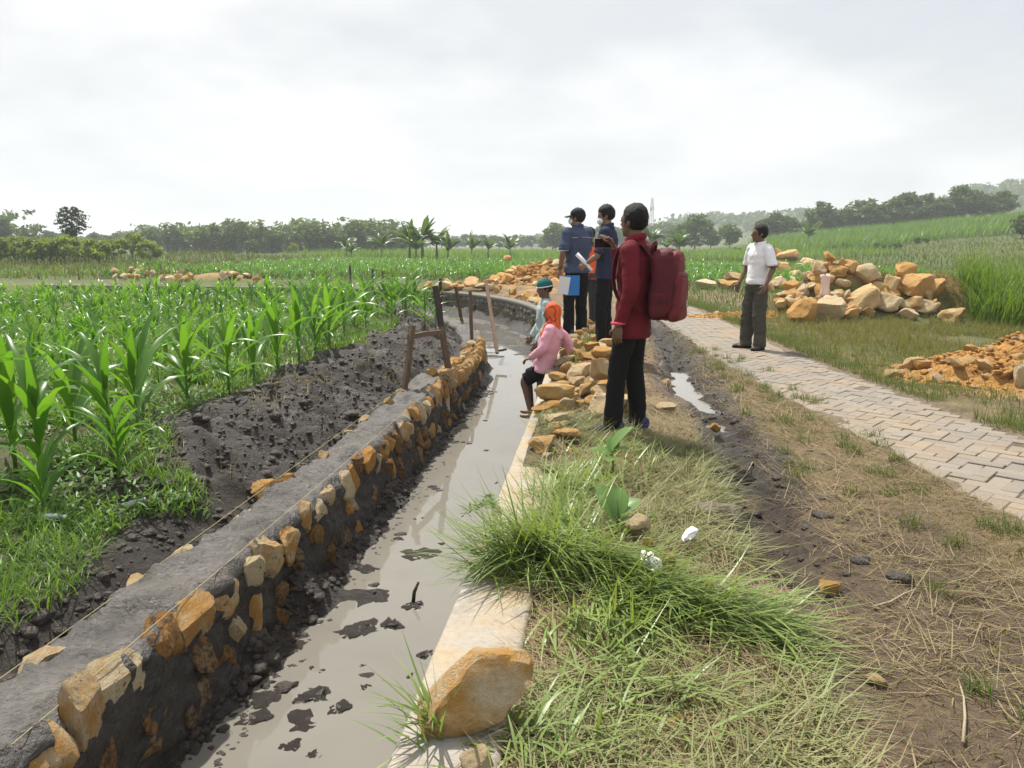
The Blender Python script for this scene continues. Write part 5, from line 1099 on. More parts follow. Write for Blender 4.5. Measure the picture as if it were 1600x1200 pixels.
for h, lv in SPEC:
    ms = []; bb = MB(); lo = MB(); V, F = stalk_arr(h); bb.add(V, F)
    Vs, Fs = MB().tube([(0, 0, -.02), (0, 0, h)], [.014, .007], 4, False).arr(); lo.add(Vs, Fs)
    for (z, az, L, W, lean, curve, sd_) in lv:
        V, F = corn_leaf(L, W, lean, curve, sd_); ms.append((z, az, mesh_data('leaf', V, F, True, M_corn)))
        def rotz(V): return np.stack([V[:, 0]*math.cos(az)-V[:, 1]*math.sin(az), V[:, 0]*math.sin(az)+V[:, 1]*math.cos(az), V[:, 2]+z], 1)
        V2, F2 = corn_leaf(L, W, lean, curve, sd_, 6); bb.add(rotz(V2), F2)
        n_ = 4; 
        V3, F3, _ = blades(np.zeros((1, 3)), [L], [W*1.15], [az], [lean], [curve], n_); V3[:, 2] += z; lo.add(V3, F3)
    V, F = stalk_arr(h); LEAFME.append((mesh_data('stalk', V, F, True, M_stalk), ms)); V, F = bb.arr(); MERGED.append(mesh_data('corn_plant', V, F, True, M_corn))
    V, F = lo.arr(); LOWPOLY.append((V, np.array([f for f in F if len(f) == 4])))
plants = []
fx = -3.52
for y in [2.75, 3.35, 3.62, 4.1, 4.72, 5.15, 5.55, 6.2, 6.65, 7.3, 7.9, 8.5, 9.0, 9.7, 10.3, 10.9, 11.6, 12.2]:
    plants.append((fx+gv.normal(0, .07)-(.15 if y < 3.2 else 0)-.10*sm(9, 12, np.array(y))*3, y, gv.uniform(.80, 1.02), True))
for xx, y, s_ in [(-3.25, 3.35, .8), (-3.8, 3.55, .95), (-3.2, 3.95, .85), (-3.95, 4.15, .95), (-3.1, 4.45, .8), (-4.4, 3.75, .9), (-2.85, 3.5, .5), (-3.6, 3.05, .75), (-4.1, 3.3, .8), (-2.75, 4.0, .55)]: plants.append((xx, y, s_, False))
for k in range(1, 52):
    xx = fx-.66*k
    y = 2.2+gv.uniform(0, .4)
    while y < 25+(-xx)*.05:
        y += gv.uniform(.3, .48)
        s, e = canal(np.array([xx]), np.array([y]))
        if s[0] > 0 or e[0] < 1.35: continue
        if vn(np.array([xx*.3]), np.array([y*.3]), seed=88)[0] < -.55 and y < 12: continue
        if y < 3.2 and xx > -4.4: continue
        if gv.random() < (.35 if y < 9.5 else .15 if y < 14 else .05): continue
        plants.append((xx+gv.normal(0, .1), y, gv.uniform(.40, .68)*(.95+.25*vn(np.array([xx*.4]), np.array([y*.4]), seed=89)[0]), False))
for y in np.arange(12.4, 20, .42):                                 # the field's tip inside the canal bend
    for xx in np.arange(-7, -2.6, .6):
        s, e = canal(np.array([xx]), np.array([y]))
        if s[0] < 0 and .75 < e[0] < 1.6 and gv.random() < .8: plants.append((xx+gv.normal(0, .1), y+gv.normal(0, .1), gv.uniform(.6, .9), False))
PX = np.array([[p[0], p[1]] for p in plants]); keep = in_view(PX[:, 0], PX[:, 1], .1); plants = [p for p, k in zip(plants, keep) if k]
PZ = gz(np.array([p[0] for p in plants]), np.array([p[1] for p in plants]))
order = sorted(range(len(plants)), key=lambda i: (not plants[i][3], math.hypot(plants[i][0], plants[i][1])-(.0)))
ords = ['first', 'second', 'third', 'fourth', 'fifth', 'sixth', 'seventh', 'eighth', 'ninth', 'tenth', 'eleventh', 'twelfth', 'thirteenth', 'fourteenth', 'fifteenth', 'sixteenth', 'seventeenth', 'eighteenth']
BF = Bush(); nfront = 0
for rank, i in enumerate(order):
    x, y, s_, front = plants[i]; z = float(PZ[i]); var = int(gv.integers(0, NV)); rz = gv.uniform(0, 6.28)
    if rank < 300:
        if front: lb = f'{ords[nfront]} corn plant from the near end of the front row on the mud bank'; nfront += 1
        else: lb = 'young corn plant in the field rows behind the front row'
        if rank < 46:
            o = thing('corn_plant', lb, 'corn plant', (x, y, z), rz, 'corn plants in the field'); o.scale = (s_, s_, s_); st, ms = LEAFME[var]; link('stalk', st, o)
            for (lz, az, me) in ms: link('leaf', me, o, (0, 0, lz), (0, 0, az))
        else:
            o = link('corn_plant', MERGED[var], None, (x, y, z), (0, 0, rz), (s_, s_, s_)); tag(o, lb, 'corn plant', 'corn plants in the field')
    else:
        V, F = LOWPOLY[var]; c_, n_ = math.cos(rz)*s_, math.sin(rz)*s_
        W = np.stack([V[:, 0]*c_-V[:, 1]*n_+x, V[:, 0]*n_+V[:, 1]*c_+y, V[:, 2]*s_+z], 1); BF.add(W, F, np.full(len(W), gv.random()))
BF.build('far_corn', M_corn, 'mass of farther corn plants in the field')
# corn beyond the canal bend
BF = Bush()
for (n, x0, x1, y0, y1) in ((2600, -22, -3, 31, 60), (1500, .5, 14, 27, 52)):
    x, y = scatter(n, x0, x1, y0, y1)
    if x0 > 0: k = x > 1.2+(y-27)*.04; x, y = x[k], y[k]
    for xx, yy, zz in zip(x, y, gz(x, y)):
        V, F = LOWPOLY[int(gv.integers(0, NV))]; rz = gv.uniform(0, 6.28); s_ = gv.uniform(.4, .62); c_, n_ = math.cos(rz)*s_, math.sin(rz)*s_
        BF.add(np.stack([V[:, 0]*c_-V[:, 1]*n_+xx, V[:, 0]*n_+V[:, 1]*c_+yy, V[:, 2]*s_+zz], 1), F, np.full(len(V), gv.random()))
BF.build('distant_corn', M_corn, 'low young corn beyond the canal bend')

# -- right bank: straw litter, cut grass, turf
def rightmask(x, y, lo=.26):
    s, e = canal(x, y); return (s > 0) & (e > lo) & (np.abs(path_off(x, y)) > PHW+.02)
B = Bush(); x, y = scatter(52000, -.4, 2.6, 1.4, 7); k = rightmask(x, y); rut = np.exp(-((x-rut_x(y))/.24)**2)*sm(2.6, 3.8, y); k &= (gv.random(len(x)) > rut*1.05) & (fbm(x*2.2, y*2.2, oct=3, seed=36) > -.55+.5*sm(1.2, 2.0, x)) & (gv.random(len(x)) > .8*sm(.55, .9, x)); x, y = x[k], y[k]; n = len(x)
V, F, v = blades(onground(x, y, gv.uniform(0, .02, n)), gv.uniform(.05, .26, n), gv.uniform(.002, .006, n), gv.normal(2.6, 1.1, n), gv.normal(1.45, .13, n), gv.normal(.0, .35, n), 2); B.add(V, F, v)
x, y = scatter(9000, -.1, 1.7, 6.5, 15); k = rightmask(x, y); rut = np.exp(-((x-rut_x(y))/.3)**2); k &= (gv.random(len(x)) > rut*1.05); x, y = x[k], y[k]; n = len(x)
V, F, v = blades(onground(x, y, gv.uniform(0, .02, n)), gv.uniform(.06, .2, n), gv.uniform(.004, .009, n), gv.normal(2.6, 1.1, n), gv.normal(1.4, .15, n), gv.normal(.0, .35, n), 2); B.add(V, F, v)
B.build('straw_litter', M_straw, 'dry straw and grass clippings strewn over the canal bank')
B = Bush()
x, y = scatter(26000, -.56, 1.0, 1.4, 6.2); k = rightmask(x, y, .2) | (rightmask(x, y, .03) & (y > 3.15)); d_ = fbm(x*1.9, y*1.9, oct=3, seed=38)+.5*np.exp(-((x+.05)/.4)**2)-.2; k &= (d_ > .05) & (x < .75); x, y = x[k], y[k]; n = len(x)
V, F, v = blades(onground(x, y, gv.uniform(0, .04, n)), gv.uniform(.08, .34, n), gv.uniform(.003, .008, n), gv.normal(5.6, 1.4, n), gv.normal(1.4, .16, n), gv.normal(.1, .3, n), 3); B.add(V, F, v); B.build('grass_clippings', M_clip, 'olive half dried grass clippings covering the bank'); B = Bush()
def sheaf(u, v_, n, Lm, az, spread, rad, lean0=.9, dz=.03):
    p = gzi(u, v_); x = gv.normal(p.x, rad, n); y = gv.normal(p.y, rad, n); P = onground(x, y, gv.uniform(0, .09, n)*np.exp(-((x-p.x)**2+(y-p.y)**2)/(2*rad*rad))+dz)
    V, F, vv = blades(P, Lm*gv.uniform(.55, 1.2, n), gv.uniform(.006, .0135, n), az+gv.normal(0, spread*1.35, n), gv.normal(lean0, .27, n), gv.normal(.42, .5, n), 5, wrand=np.clip(gv.uniform(.1, .95)+gv.normal(0, .22, n), 0, 1)); B.add(V, F, vv)
sheaf(860, 885, 210, .44, math.pi+.2, .35, .10, 1.15, .04); sheaf(830, 880, 90, .46, math.pi+.75, .3, .06, 1.05, .04); sheaf(870, 890, 190, .40, -.9, .3, .12, 1.2, .05); sheaf(950, 900, 150, .42, -.95, .25, .09, 1.25, .04); sheaf(985, 925, 80, .36, -.4, .4, .08, 1.3, .02); sheaf(900, 865, 150, .40, 2.4, .5, .12, 1.1); sheaf(880, 845, 36, .40, .8, .7, .08, .6)
sheaf(1080, 950, 150, .34, -.7, .3, .09, 1.25); sheaf(1130, 972, 130, .36, -.3, .35, .09, 1.25); sheaf(1180, 990, 110, .32, -.45, .35, .08, 1.35); sheaf(905, 780, 220, .28, 1.5, 1.4, .15, 1.1); sheaf(1010, 950, 260, .36, -.9, .4, .11, 1.25); sheaf(940, 985, 180, .34, -1.1, .4, .12, 1.3)
sheaf(800, 905, 110, .42, 3.3, .4, .06, .85); sheaf(672, 1170, 60, .26, 3.6, .9, .03, .7); sheaf(850, 1195, 90, .20, -.3, .8, .1, 1.1); sheaf(960, 725, 150, .2, .8, 1.6, .2, 1.0); sheaf(1000, 1080, 120, .3, -.6, .9, .18, 1.4); sheaf(920, 545, 50, .18, 1.5, 1.5, .05, .2); sheaf(905, 575, 30, .2, 1.5, 1.5, .04, .2)
B.build('cut_grass', M_cut, 'long freshly cut green grass thrown in heaps on the bank')
# dark shadow-coloured clippings are the same straw; short turf of the verge and along both path edges
B = Bush()
x, y = scatter(70000, .3, 2.7, 1.6, 20); k = rightmask(x, y); rut = np.exp(-((x-rut_x(y))/.27)**2)*sm(2.6, 3.8, y); nn = fbm(x*1.5, y*1.5, oct=3, seed=39)
k &= (gv.random(len(x)) > rut*1.1) & (nn > -.4) & (x > .9) ; x, y = x[k], y[k]; n = len(x)
V, F, v = blades(onground(x, y, -.005), gv.uniform(.02, .075, n), gv.uniform(.003, .006, n), gv.uniform(0, 6.28, n), gv.uniform(.2, 1.3, n), gv.uniform(.2, 1.2, n), 2); B.add(V, F, v)
x, y = scatter(26000, .9, 2.6, 2.4, 13); k = rightmask(x, y); rut = np.exp(-((x-rut_x(y))/.25)**2)*sm(2.6, 3.8, y); k &= gv.random(len(x)) > rut*1.1; x, y = x[k], y[k]; n = len(x)
V, F, v = blades(onground(x, y, .002), gv.uniform(.02, .09, n), gv.uniform(.002, .006, n), gv.uniform(0, 6.28, n), gv.normal(1.35, .2, n), gv.normal(.1, .3, n), 2); B.add(V, F, v)
B.build('verge_turf', M_drygrass, 'short half dry turf on the verge between rut and path')
B = Bush()
for sgn, n0, dens in ((-1, 900, .1), (1, 14000, .34)):
    t = gv.uniform(2.2, 22, n0); lat = sgn*(PHW+.0+np.abs(gv.normal(0, dens, n0))); x = np.interp(t, PATHC[:, 1], PATHC[:, 0])+lat; k = (fbm(x*1.3, t*1.3, oct=2, seed=40) > (.25 if sgn < 0 else -.45)) & in_view(x, t); x, y = x[k], t[k]; n = len(x)
    V, F, v = blades(onground(x, y, -.01), gv.uniform(.05, .2, n), gv.uniform(.004, .008, n), gv.uniform(0, 6.28, n), gv.uniform(.05, .8, n), gv.uniform(.2, 1.3, n), 3); B.add(V, F, v)
for i in range(70):                                                     # tufts
    x0 = gv.uniform(1.2, 2.4); y0 = gv.uniform(2.2, 11); 
    if abs(path_off(np.array([x0]), np.array([y0]))[0]) < PHW+.03: x0 -= .3
    n = 45; x = gv.normal(x0, .035, n); y = gv.normal(y0, .035, n); V, F, v = blades(onground(x, y), gv.uniform(.05, .13, n), .005, gv.uniform(0, 6.28, n), gv.uniform(.1, .9, n), gv.uniform(.2, 1.2, n), 3); B.add(V, F, v)
B.build('path_edge_grass', M_meadow, 'grass tufts along the edges of the paved path')
B = Bush()
x, y = scatter(46000, 2.6, 9, 7.5, 17); po = path_off(x, y); nn = fbm(x*.9, y*.9, oct=3, seed=42); k = (po > .85+.25*nn) & (((x-5.2)/2.0)**2+((y-8.9)/1.0)**2 > .95) & (nn > -.5+.4*(1-sm(.9, 1.8, po))); x, y = x[k], y[k]; n = len(x)
V, F, v = blades(onground(x, y, -.01), gv.uniform(.07, .24, n)*(.5+.5*sm(1, 2.2, path_off(x, y))), gv.uniform(.006, .013, n), gv.uniform(0, 6.28, n), gv.uniform(.05, .9, n), gv.uniform(.2, 1.3, n), 3); B.add(V, F, v)
B.build('scrub_grass', mat_leaf('scrubby grass', (.075, .10, .025), (.23, .20, .075), .35, .6, .2), 'knee high scrubby grass between the path and the rock pile')
B = Bush(); x, y = gv.uniform(6.4, 10.5, 9000), gv.uniform(12.6, 18.5, 9000); c_ = ((x-8.5)/1.5)**2+((y-15.6)/2.6)**2; k = (c_ < 1+.3*vn(x, y, seed=3)) & in_view(x, y, .15); x, y = x[k], y[k]; n = len(x)
V, F, v = blades(onground(x, y, -.02), gv.uniform(.7, 1.45, n)*(1.15-.35*c_[k]), gv.uniform(.012, .024, n), gv.uniform(0, 6.28, n), gv.uniform(.0, .35, n), gv.uniform(.2, 1.5, n), 5); B.add(V, F, v)
B.build('tall_reeds', M_reed, 'tall green reed grass beside the rock pile at the right edge')
# meadows, far weeds, rice strip, sugar cane hill
B = Bush()
for (n, x0, x1, y0, y1, Lm, Wm) in ((26000, 2, 30, 17, 50, .22, .025), (22000, 4, 80, 45, 110, .40, .08), (18000, -60, -4, 25.8, 66, .5, .06), (5000, -4, 4, 28, 60, .3, .04)):
    x, y = scatter(n, x0, x1, y0, y1); k = (path_off(x, y) > .9) | (y > 30); x, y = x[k], y[k]; n = len(x)
    V, F, v = blades(onground(x, y, -.02), Lm*gv.uniform(.4, 1.5, n)*(1+.5*vn(x*.2, y*.2, seed=50)), Wm*gv.uniform(.6, 1.4, n), gv.uniform(0, 6.28, n), gv.uniform(.0, .6, n), gv.uniform(.2, 1.3, n), 3, wrand=np.clip(.5+.8*vn(x*.15, y*.15, seed=51)+gv.normal(0, .2, n), 0, 1)); B.add(V, F, v)
B.build('meadow_grass', M_meadow, 'rough meadow grass spreading to the hillside')
B = Bush(); x, y = scatter(42000, 16, 130, 88, 150); k = (y > 95-(x-20)*.05+4*vn(x*.1, y*.1, seed=52)) & (x > 20+.12*(y-90)); x, y = x[k], y[k]; n = len(x)
V, F, v = blades(onground(x, y, -.05), gv.uniform(1.2, 2.4, n), gv.uniform(.08, .16, n), gv.uniform(0, 6.28, n), gv.uniform(.0, .3, n), gv.uniform(.2, 1.3, n), 3, wrand=np.clip(.5+.7*vn(x*.09, y*.09, seed=53)+gv.normal(0, .2, n), 0, 1)); B.add(V, F, v)
B.build('sugar_cane', M_cane, 'dense sugar cane crop covering the hillside')
B = Bush(); x, y = scatter(16000, -30, 26, 70, 130); n = len(x); V, F, v = blades(onground(x, y, -.02), gv.uniform(.5, 1.1, n), .09, gv.uniform(0, 6.28, n), gv.uniform(.0, .4, n), gv.uniform(.2, 1.0, n), 2); B.add(V, F, v)
B.build('grain_crop', M_cane, 'flat green grain crop behind the men')
# hanging plants on the old wall and at the mud
B = Bush(); i_ = gv.integers(0, len(Rr), 1300); x = Rr[i_, 0]; y = Rr[i_, 1]; n = len(x); nn = np.array([-Rt[i_, 1], Rt[i_, 0]]).T; k = vn(x*1.2, y*1.2, seed=58) > -.1; x, y, nn = x[k], y[k], nn[k]; n = len(x)
P = np.stack([x+nn[:, 0]*.03, y+nn[:, 1]*.03, gv.uniform(-.6, -.15, n)], 1); V, F, v = blades(P, gv.uniform(.1, .35, n), gv.uniform(.008, .02, n), np.arctan2(nn[:, 1], nn[:, 0])+gv.normal(0, .7, n), gv.uniform(.5, 1.4, n), gv.uniform(.3, 1.5, n), 3); B.add(V, F, v)
B.build('wall_weeds', M_drygrass, 'straggly weeds growing out of the old canal wall')

# -- broad-leaved young plants on the bank
M_broad = mat_leaf('broad waxy leaf', (.10, .20, .045), (.17, .29, .08), .3, .35, .5)
def broadleaf(name, label, u, v, leaves):
    p = gzi(u, v); root = thing(name, label, 'plant', p); H = .20
    MB().tube([(0, 0, -.02), (.01, 0, H*.5), (0, .01, H)], [.008, .007, .005], 7).build('stem', M_stalk, root)
    for az, lean, L, z in leaves:
        V = []; segs = 8; c = np.zeros(3)
        for k in range(segs+1):
            t = k/segs; wk = L*.72*math.sin(math.pi*min(.999, t*.93+.04))**.7; th = lean+.5*t; d = np.array([math.sin(th), 0, math.cos(th)]); nr = np.array([-math.cos(th), 0, math.sin(th)])
            for q in (-1, -.5, 0, .5, 1): V.append(c+np.array([0, q*wk/2, 0])+nr*(abs(q)**1.5*wk*.14))
            c = c+d*L/segs
        F = np.array([(k*5+j, k*5+j+1, (k+1)*5+j+1, (k+1)*5+j) for k in range(segs) for j in range(4)])
        obj('leaf', V, F, M_broad, root, loc=(0, 0, z), rot=(0, 0, az))
broadleaf('milkweed_plant', 'young plant with round waxy leaves in front of the blue shoes', 955, 752, [(.3, .55, .19, .20), (2.9, 1.15, .15, .16), (-.5, 1.1, .12, .19), (-1.7, 1.25, .15, .15), (1.4, .6, .12, .18)])
broadleaf('milkweed_plant', 'plant with one big round leaf beside the angular white stone', 962, 838, [(.6, .95, .17, .10), (2.4, .5, .20, .08), (1.4, .45, .16, .10), (-.8, 1.2, .14, .08)])
# leafy shoot bending over the water
B = Bush(); p0 = Vector((-.50, 3.9, .02)); root = thing('leaning_shoot', 'thin leafy shoot leaning from the coping over the water', 'plant'); st = MB()
for q in range(5):
    pts = [p0+Vector((-(.05+.05*q)*t, (.08*q-.16)*t, .22*t-(.10+.05*q)*t*t)) for t in np.linspace(0, 1, 7)]; st.tube(pts, [.004-.0004*i for i in range(7)], 5)
    P = np.array([tuple(pts[int(gv.integers(2, 7))]) for _ in range(16)])+gv.normal(0, .012, (16, 3)); V, F, v = blades(P, gv.uniform(.03, .07, 16), .02, gv.uniform(0, 6.28, 16), gv.uniform(.5, 1.6, 16), .4, 2); B.add(V, F, v)
st.build('stem', M_twig, root); B.build('leaves', M_weed2, None, root, None)
# ================================================================ trees, bananas, hills, mast, haze
gt = np.random.default_rng(77)
M_bark = mat_plain('bark', (.10, .08, .06), .9, .3, 6, .5)
M_tree = mat_leaf('tree leaf', (.04, .085, .022), (.11, .17, .05), .3, .5, .3, .6)
M_bamboo = mat_leaf('bamboo leaf', (.055, .105, .034), (.14, .205, .075), .3, .5, .3, .6)
M_dark = mat_leaf('dark tree leaf', (.012, .030, .012), (.035, .06, .02), .2, .5, .3, .6)
M_light = mat_leaf('light shrub leaf', (.10, .17, .04), (.24, .31, .09), .4, .5, .3, .6)
M_ban = mat_leaf('banana leaf', (.04, .09, .02), (.12, .19, .05), .35, .4, .5, 2)
def leafquads(P, size, g_, flat=.5):
    n = len(P); a = g_.normal(size=(n, 3)); a /= np.linalg.norm(a, axis=1)[:, None]; b = g_.normal(size=(n, 3)); b -= a*(a*b).sum(1)[:, None]; b /= np.linalg.norm(b, axis=1)[:, None]
    s = size*g_.uniform(.6, 1.3, n)[:, None]; V = np.stack([P-a*s, P+b*s*flat, P+a*s, P-b*s*flat], 1).reshape(-1, 3); return V, np.arange(n*4).reshape(-1, 4), np.repeat(g_.random(n), 4)
def crown_mesh(name, seed, rx, rz, nb, per, ls, mat, zc):
    g_ = np.random.default_rng(seed); Ps = []
    for i in range(nb):
        d = g_.normal(size=3); d /= np.linalg.norm(d); r = g_.uniform(.45, 1)**.6; c = d*r*np.array([rx, rx, rz])*.8; br = g_.uniform(.22, .42)*min(rx, rz)
        q = g_.normal(size=(per, 3)); q /= np.linalg.norm(q, axis=1)[:, None]; Ps.append(c+q*br*g_.uniform(.5, 1.05, per)[:, None]*np.array([1.15, 1.15, .8]))
    P = np.concatenate(Ps)+np.array([0, 0, zc]); V, F, v = leafquads(P, ls, g_); return mesh_data(name, V, F, False, mat, attrs={'v': v})
def trunk_mesh(seed, h, r, spread):
    g_ = np.random.default_rng(seed); mb = MB().tube([(0, 0, -.3), (.03*h*g_.normal(), .03*h*g_.normal(), h*.5), (.04*h*g_.normal(), .04*h*g_.normal(), h)], [r, r*.75, r*.4], 7)
    for i in range(5):
        a = g_.uniform(0, 6.28); z0 = h*g_.uniform(.45, .8); L = spread*g_.uniform(.5, .9); mb.tube([(0, 0, z0), (math.cos(a)*L*.5, math.sin(a)*L*.5, z0+L*.4), (math.cos(a)*L, math.sin(a)*L, z0+L*.9)], [r*.45, r*.3, r*.12], 5)
    V, F = mb.arr(); return mesh_data('trunk', V, F, True, M_bark)
def bamboo_meshes(seed, H=8.):
    g_ = np.random.default_rng(seed); mb = MB(); Ps = []
    for i in range(34):
        a = g_.uniform(0, 6.28); r0 = g_.uniform(0, .9); h = H*g_.uniform(.55, 1.08); reach = h*g_.uniform(.12, .42); base = np.array([math.cos(a)*r0, math.sin(a)*r0, -.2]); pts = []
        for t in np.linspace(0, 1, 9): pts.append(base+np.array([math.cos(a)*reach*t**2.2, math.sin(a)*reach*t**2.2, h*(t-.22*t**4)]))
        if i < 14: mb.tube(pts, [.05*(1-.8*t) for t in np.linspace(0, 1, 9)], 4, False)
        pts = np.array(pts)
        for k in range(34):
            t = g_.uniform(.12, 1)*8; j = min(7, int(t)); q = pts[j]+(pts[j+1]-pts[j])*(t-j); Ps.append(q+g_.normal(0, .34, 3)*np.array([1, 1, .7]))
    V, F, v = leafquads(np.array(Ps), .46, g_, .5); V2, F2 = mb.arr()
    return mesh_data('trunk', V2, F2, True, M_bamboo), mesh_data('crown', V, F, False, M_bamboo, attrs={'v': v})
BAMB = [bamboo_meshes(700+i) for i in range(4)]
TREES = [(trunk_mesh(800+i, 2.6, .16, 2.0), crown_mesh('crown', 810+i, 2.5, 2.9, 34, 52, .34, M_tree, 3.6)) for i in range(4)]
def plant_tree(kind, x, y, H, label, group, name=None, z=None):
    tm, cm, h0, nm = (*BAMB[kind % 4], 8., 'bamboo_clump') if kind < 10 else (*TREES[kind % 4], 6.6, 'broadleaf_tree')
    s = H/h0; o = thing(name or nm, label, 'bamboo' if kind < 10 else 'tree', (x, y, gz(x, y)-.1 if z is None else z), gt.uniform(0, 6.28), group); o.scale = (s*gt.uniform(1.0, 1.35), s*gt.uniform(1., 1.35), s)
    link('trunk', tm, o); link('crown', cm, o); return o
def at_az(u, Y):                # ground place in the direction of column u at distance Y
    d = _cam_m @ Vector(((u-800)/1200, 218/1200, -1)); return d.x/d.y*Y, Y
G3 = 'bamboo clumps in the far hedge'
# silhouette of the far hedge: column, top row, distance
for u, v, Y, kd in [(15, 372, 130, 0), (45, 360, 140, 1), (-5, 340, 125, 2), (75, 372, 170, 11), (105, 372, 165, 10), (150, 376, 180, 12), (185, 378, 190, 13), (170, 376, 170, 10), (225, 366, 150, 1), (245, 360, 140, 2), (268, 358, 145, 3), (290, 362, 150, 0), (310, 362, 140, 1), (330, 356, 150, 2), (352, 352, 140, 3), (372, 356, 150, 0), (392, 352, 145, 1), (412, 360, 150, 2), (432, 362, 140, 3), (452, 354, 150, 0), (470, 347, 145, 1), (490, 350, 140, 2), (510, 360, 150, 3), (528, 360, 145, 0), (546, 352, 150, 1), (565, 350, 140, 2), (585, 352, 150, 3), (605, 350, 145, 0), (622, 356, 150, 1), (645, 366, 170, 11)]:
    x, y = at_az(u, Y*.85+gt.uniform(-8, 8)); H = CAMZ+(389-v)/1200*math.hypot(x, y)*1.02+.9
    lb = 'feathery bamboo clump standing in the far hedge row' if kd < 10 else 'low hazy tree in a gap of the far hedge row'
    plant_tree(kd, x, y, H, lb, G3 if kd < 10 else 'low trees in the far hedge')
for u in range(205, 640, 19):                                        # second row closes the hedge
    x, y = at_az(u+gt.uniform(-6, 6), 175+gt.uniform(-8, 8)); plant_tree(int(gt.integers(0, 4)), x, y, 5.6+gt.uniform(0, 1.6), 'feathery bamboo clump standing in the far hedge row', G3)
for u in range(0, 1060, 13):                                         # dark low growth below the hedge and far trees
    x, y = at_az(u+gt.uniform(-6, 6), 200+gt.uniform(-15, 60)); 
    if 640 < u < 850: H = CAMZ+(384-372+gt.uniform(-3, 3))/1200*y+.6
    elif u >= 850: H = CAMZ+(384-356+gt.uniform(-4, 4))/1200*y+.6
    else: H = 4.6
    plant_tree(10+int(gt.integers(0, 4)), x, y, max(2.5, H), 'hazy dark tree in the far wood behind the fields', 'trees of the far wood')
for u, v, Y, lb in [(868, 350, 160, 'tall hazy tree left of the man in the cap'), (892, 356, 170, 'hazy tree half hidden behind the man in the cap'), (1085, 335, 140, 'large dark rounded tree at the foot of the far hill'), (1140, 352, 130, 'pale rounded tree right of the large dark one'), (1215, 335, 150, 'spreading tree on the ridge above the white shirted man'), (1195, 345, 150, 'smaller tree beside the spreading ridge tree'), (1235, 342, 152, 'low tree on the slope right of the spreading ridge tree'), (1060, 352, 160, 'dim tree behind the banana plants at the hill foot'), (1110, 358, 150, 'low dim tree between the hill foot trees')]:
    x, y = at_az(u, Y); z0 = gz(x, y)-.2; H = CAMZ-z0+(384-v)/1200*math.hypot(x, y)*.98; plant_tree(10+int(gt.integers(0, 4)), x, y, max(3, H), lb, 'trees near the hill')
for u, v, lb in [(1277, 322, 'bright green round tree alone on the hill crest'), (1320, 330, 'grey green tree on the crest right of the bright one'), (1345, 318, 'wide dull tree on the hill crest'), (1375, 324, 'thin topped tree on the hill crest'), (1412, 308, 'tallest tree on the middle of the hill crest'), (1446, 314, 'twin topped tree on the hill crest'), (1470, 318, 'small palm like tree on the hill crest'), (1502, 304, 'dark tree on the crest below the far hill'), (1530, 314, 'dark rounded tree on the crest near the right edge'), (1560, 314, 'low dark tree on the crest near the right edge'), (1300, 336, 'small bushy tree between the crest trees'), (1392, 322, 'small dull tree left of the tallest crest tree'), (1595, 345, 'dark shrubby tree cut by the right edge on the slope')]:
    Y = 150 if u < 1580 else 90; x, y = at_az(u, Y); z0 = gz(x, y)-.3; H = max(2.2, CAMZ-z0+(384-v)/1200*math.hypot(x, y)*.98); plant_tree(10+int(gt.integers(0, 4)), x, y, H, lb, 'trees on the hill crest')
# lone dark tree and the shrub hedge on the left
x, y = at_az(115, 58); o = thing('dark_tree', 'lone dark tree with layered leaves on a thin bare trunk', 'tree', (x, y, gz(x, y)), 0)
mb = MB().tube([(0, 0, -.2), (.05, 0, 1.4), (0, .05, 3.4)], [.07, .055, .02], 7); P = []
for k in range(64):
    z = 1.5+2.5*(k/64); a = k*2.4; r = (1.05*math.sin(math.pi*min(1, (4.15-z)/2.6+.08))+.12)*gt.uniform(.7, 1.1); pts = [(0, 0, z-.15), (math.cos(a)*r*.5, math.sin(a)*r*.5, z+.06), (math.cos(a)*r, math.sin(a)*r, z)]
    mb.tube(pts, [.02, .012, .006], 4, False)
    for q in range(30): t = gt.uniform(.35, 1.08); P.append((math.cos(a)*r*t+gt.normal(0, .09), math.sin(a)*r*t+gt.normal(0, .09), z+.05*math.sin(t*3)-.12*t*t+gt.normal(0, .03)))
mb.build('trunk', M_bark, o); V, F, v = leafquads(np.array(P), .11, gt); obj('crown', V, F, M_dark, o, False, attrs={'v': v}); o.scale = (1.05, 1.05, 1.02)
SHR = [(trunk_mesh(840+i, .7, .05, .6), crown_mesh('crown', 850+i, .95, .62, 18, 50, .12, M_light, 1.05)) for i in range(3)]
for k, u in enumerate(list(range(-12, 186, 11))):
    x, y = at_az(u, 50+gt.uniform(-3, 4)); o = thing('cassava_shrub', (['first', 'second', 'third', 'fourth', 'fifth', 'sixth', 'seventh', 'eighth', 'ninth', 'tenth', 'eleventh', 'twelfth', 'thirteenth', 'fourteenth', 'fifteenth', 'sixteenth', 'seventeenth', 'eighteenth'][k]+' leafy green shrub from the left end of the hedge below the lone dark tree'), 'shrub', (x, y, gz(x, y)-.1), gt.uniform(0, 6), 'shrubs in the left hedge'); s = gt.uniform(.95, 1.25); o.scale = (s, s, s*(1.02 if u < 100 else .88)); tm, cm = SHR[k % 3]; link('trunk', tm, o); link('crown', cm, o)
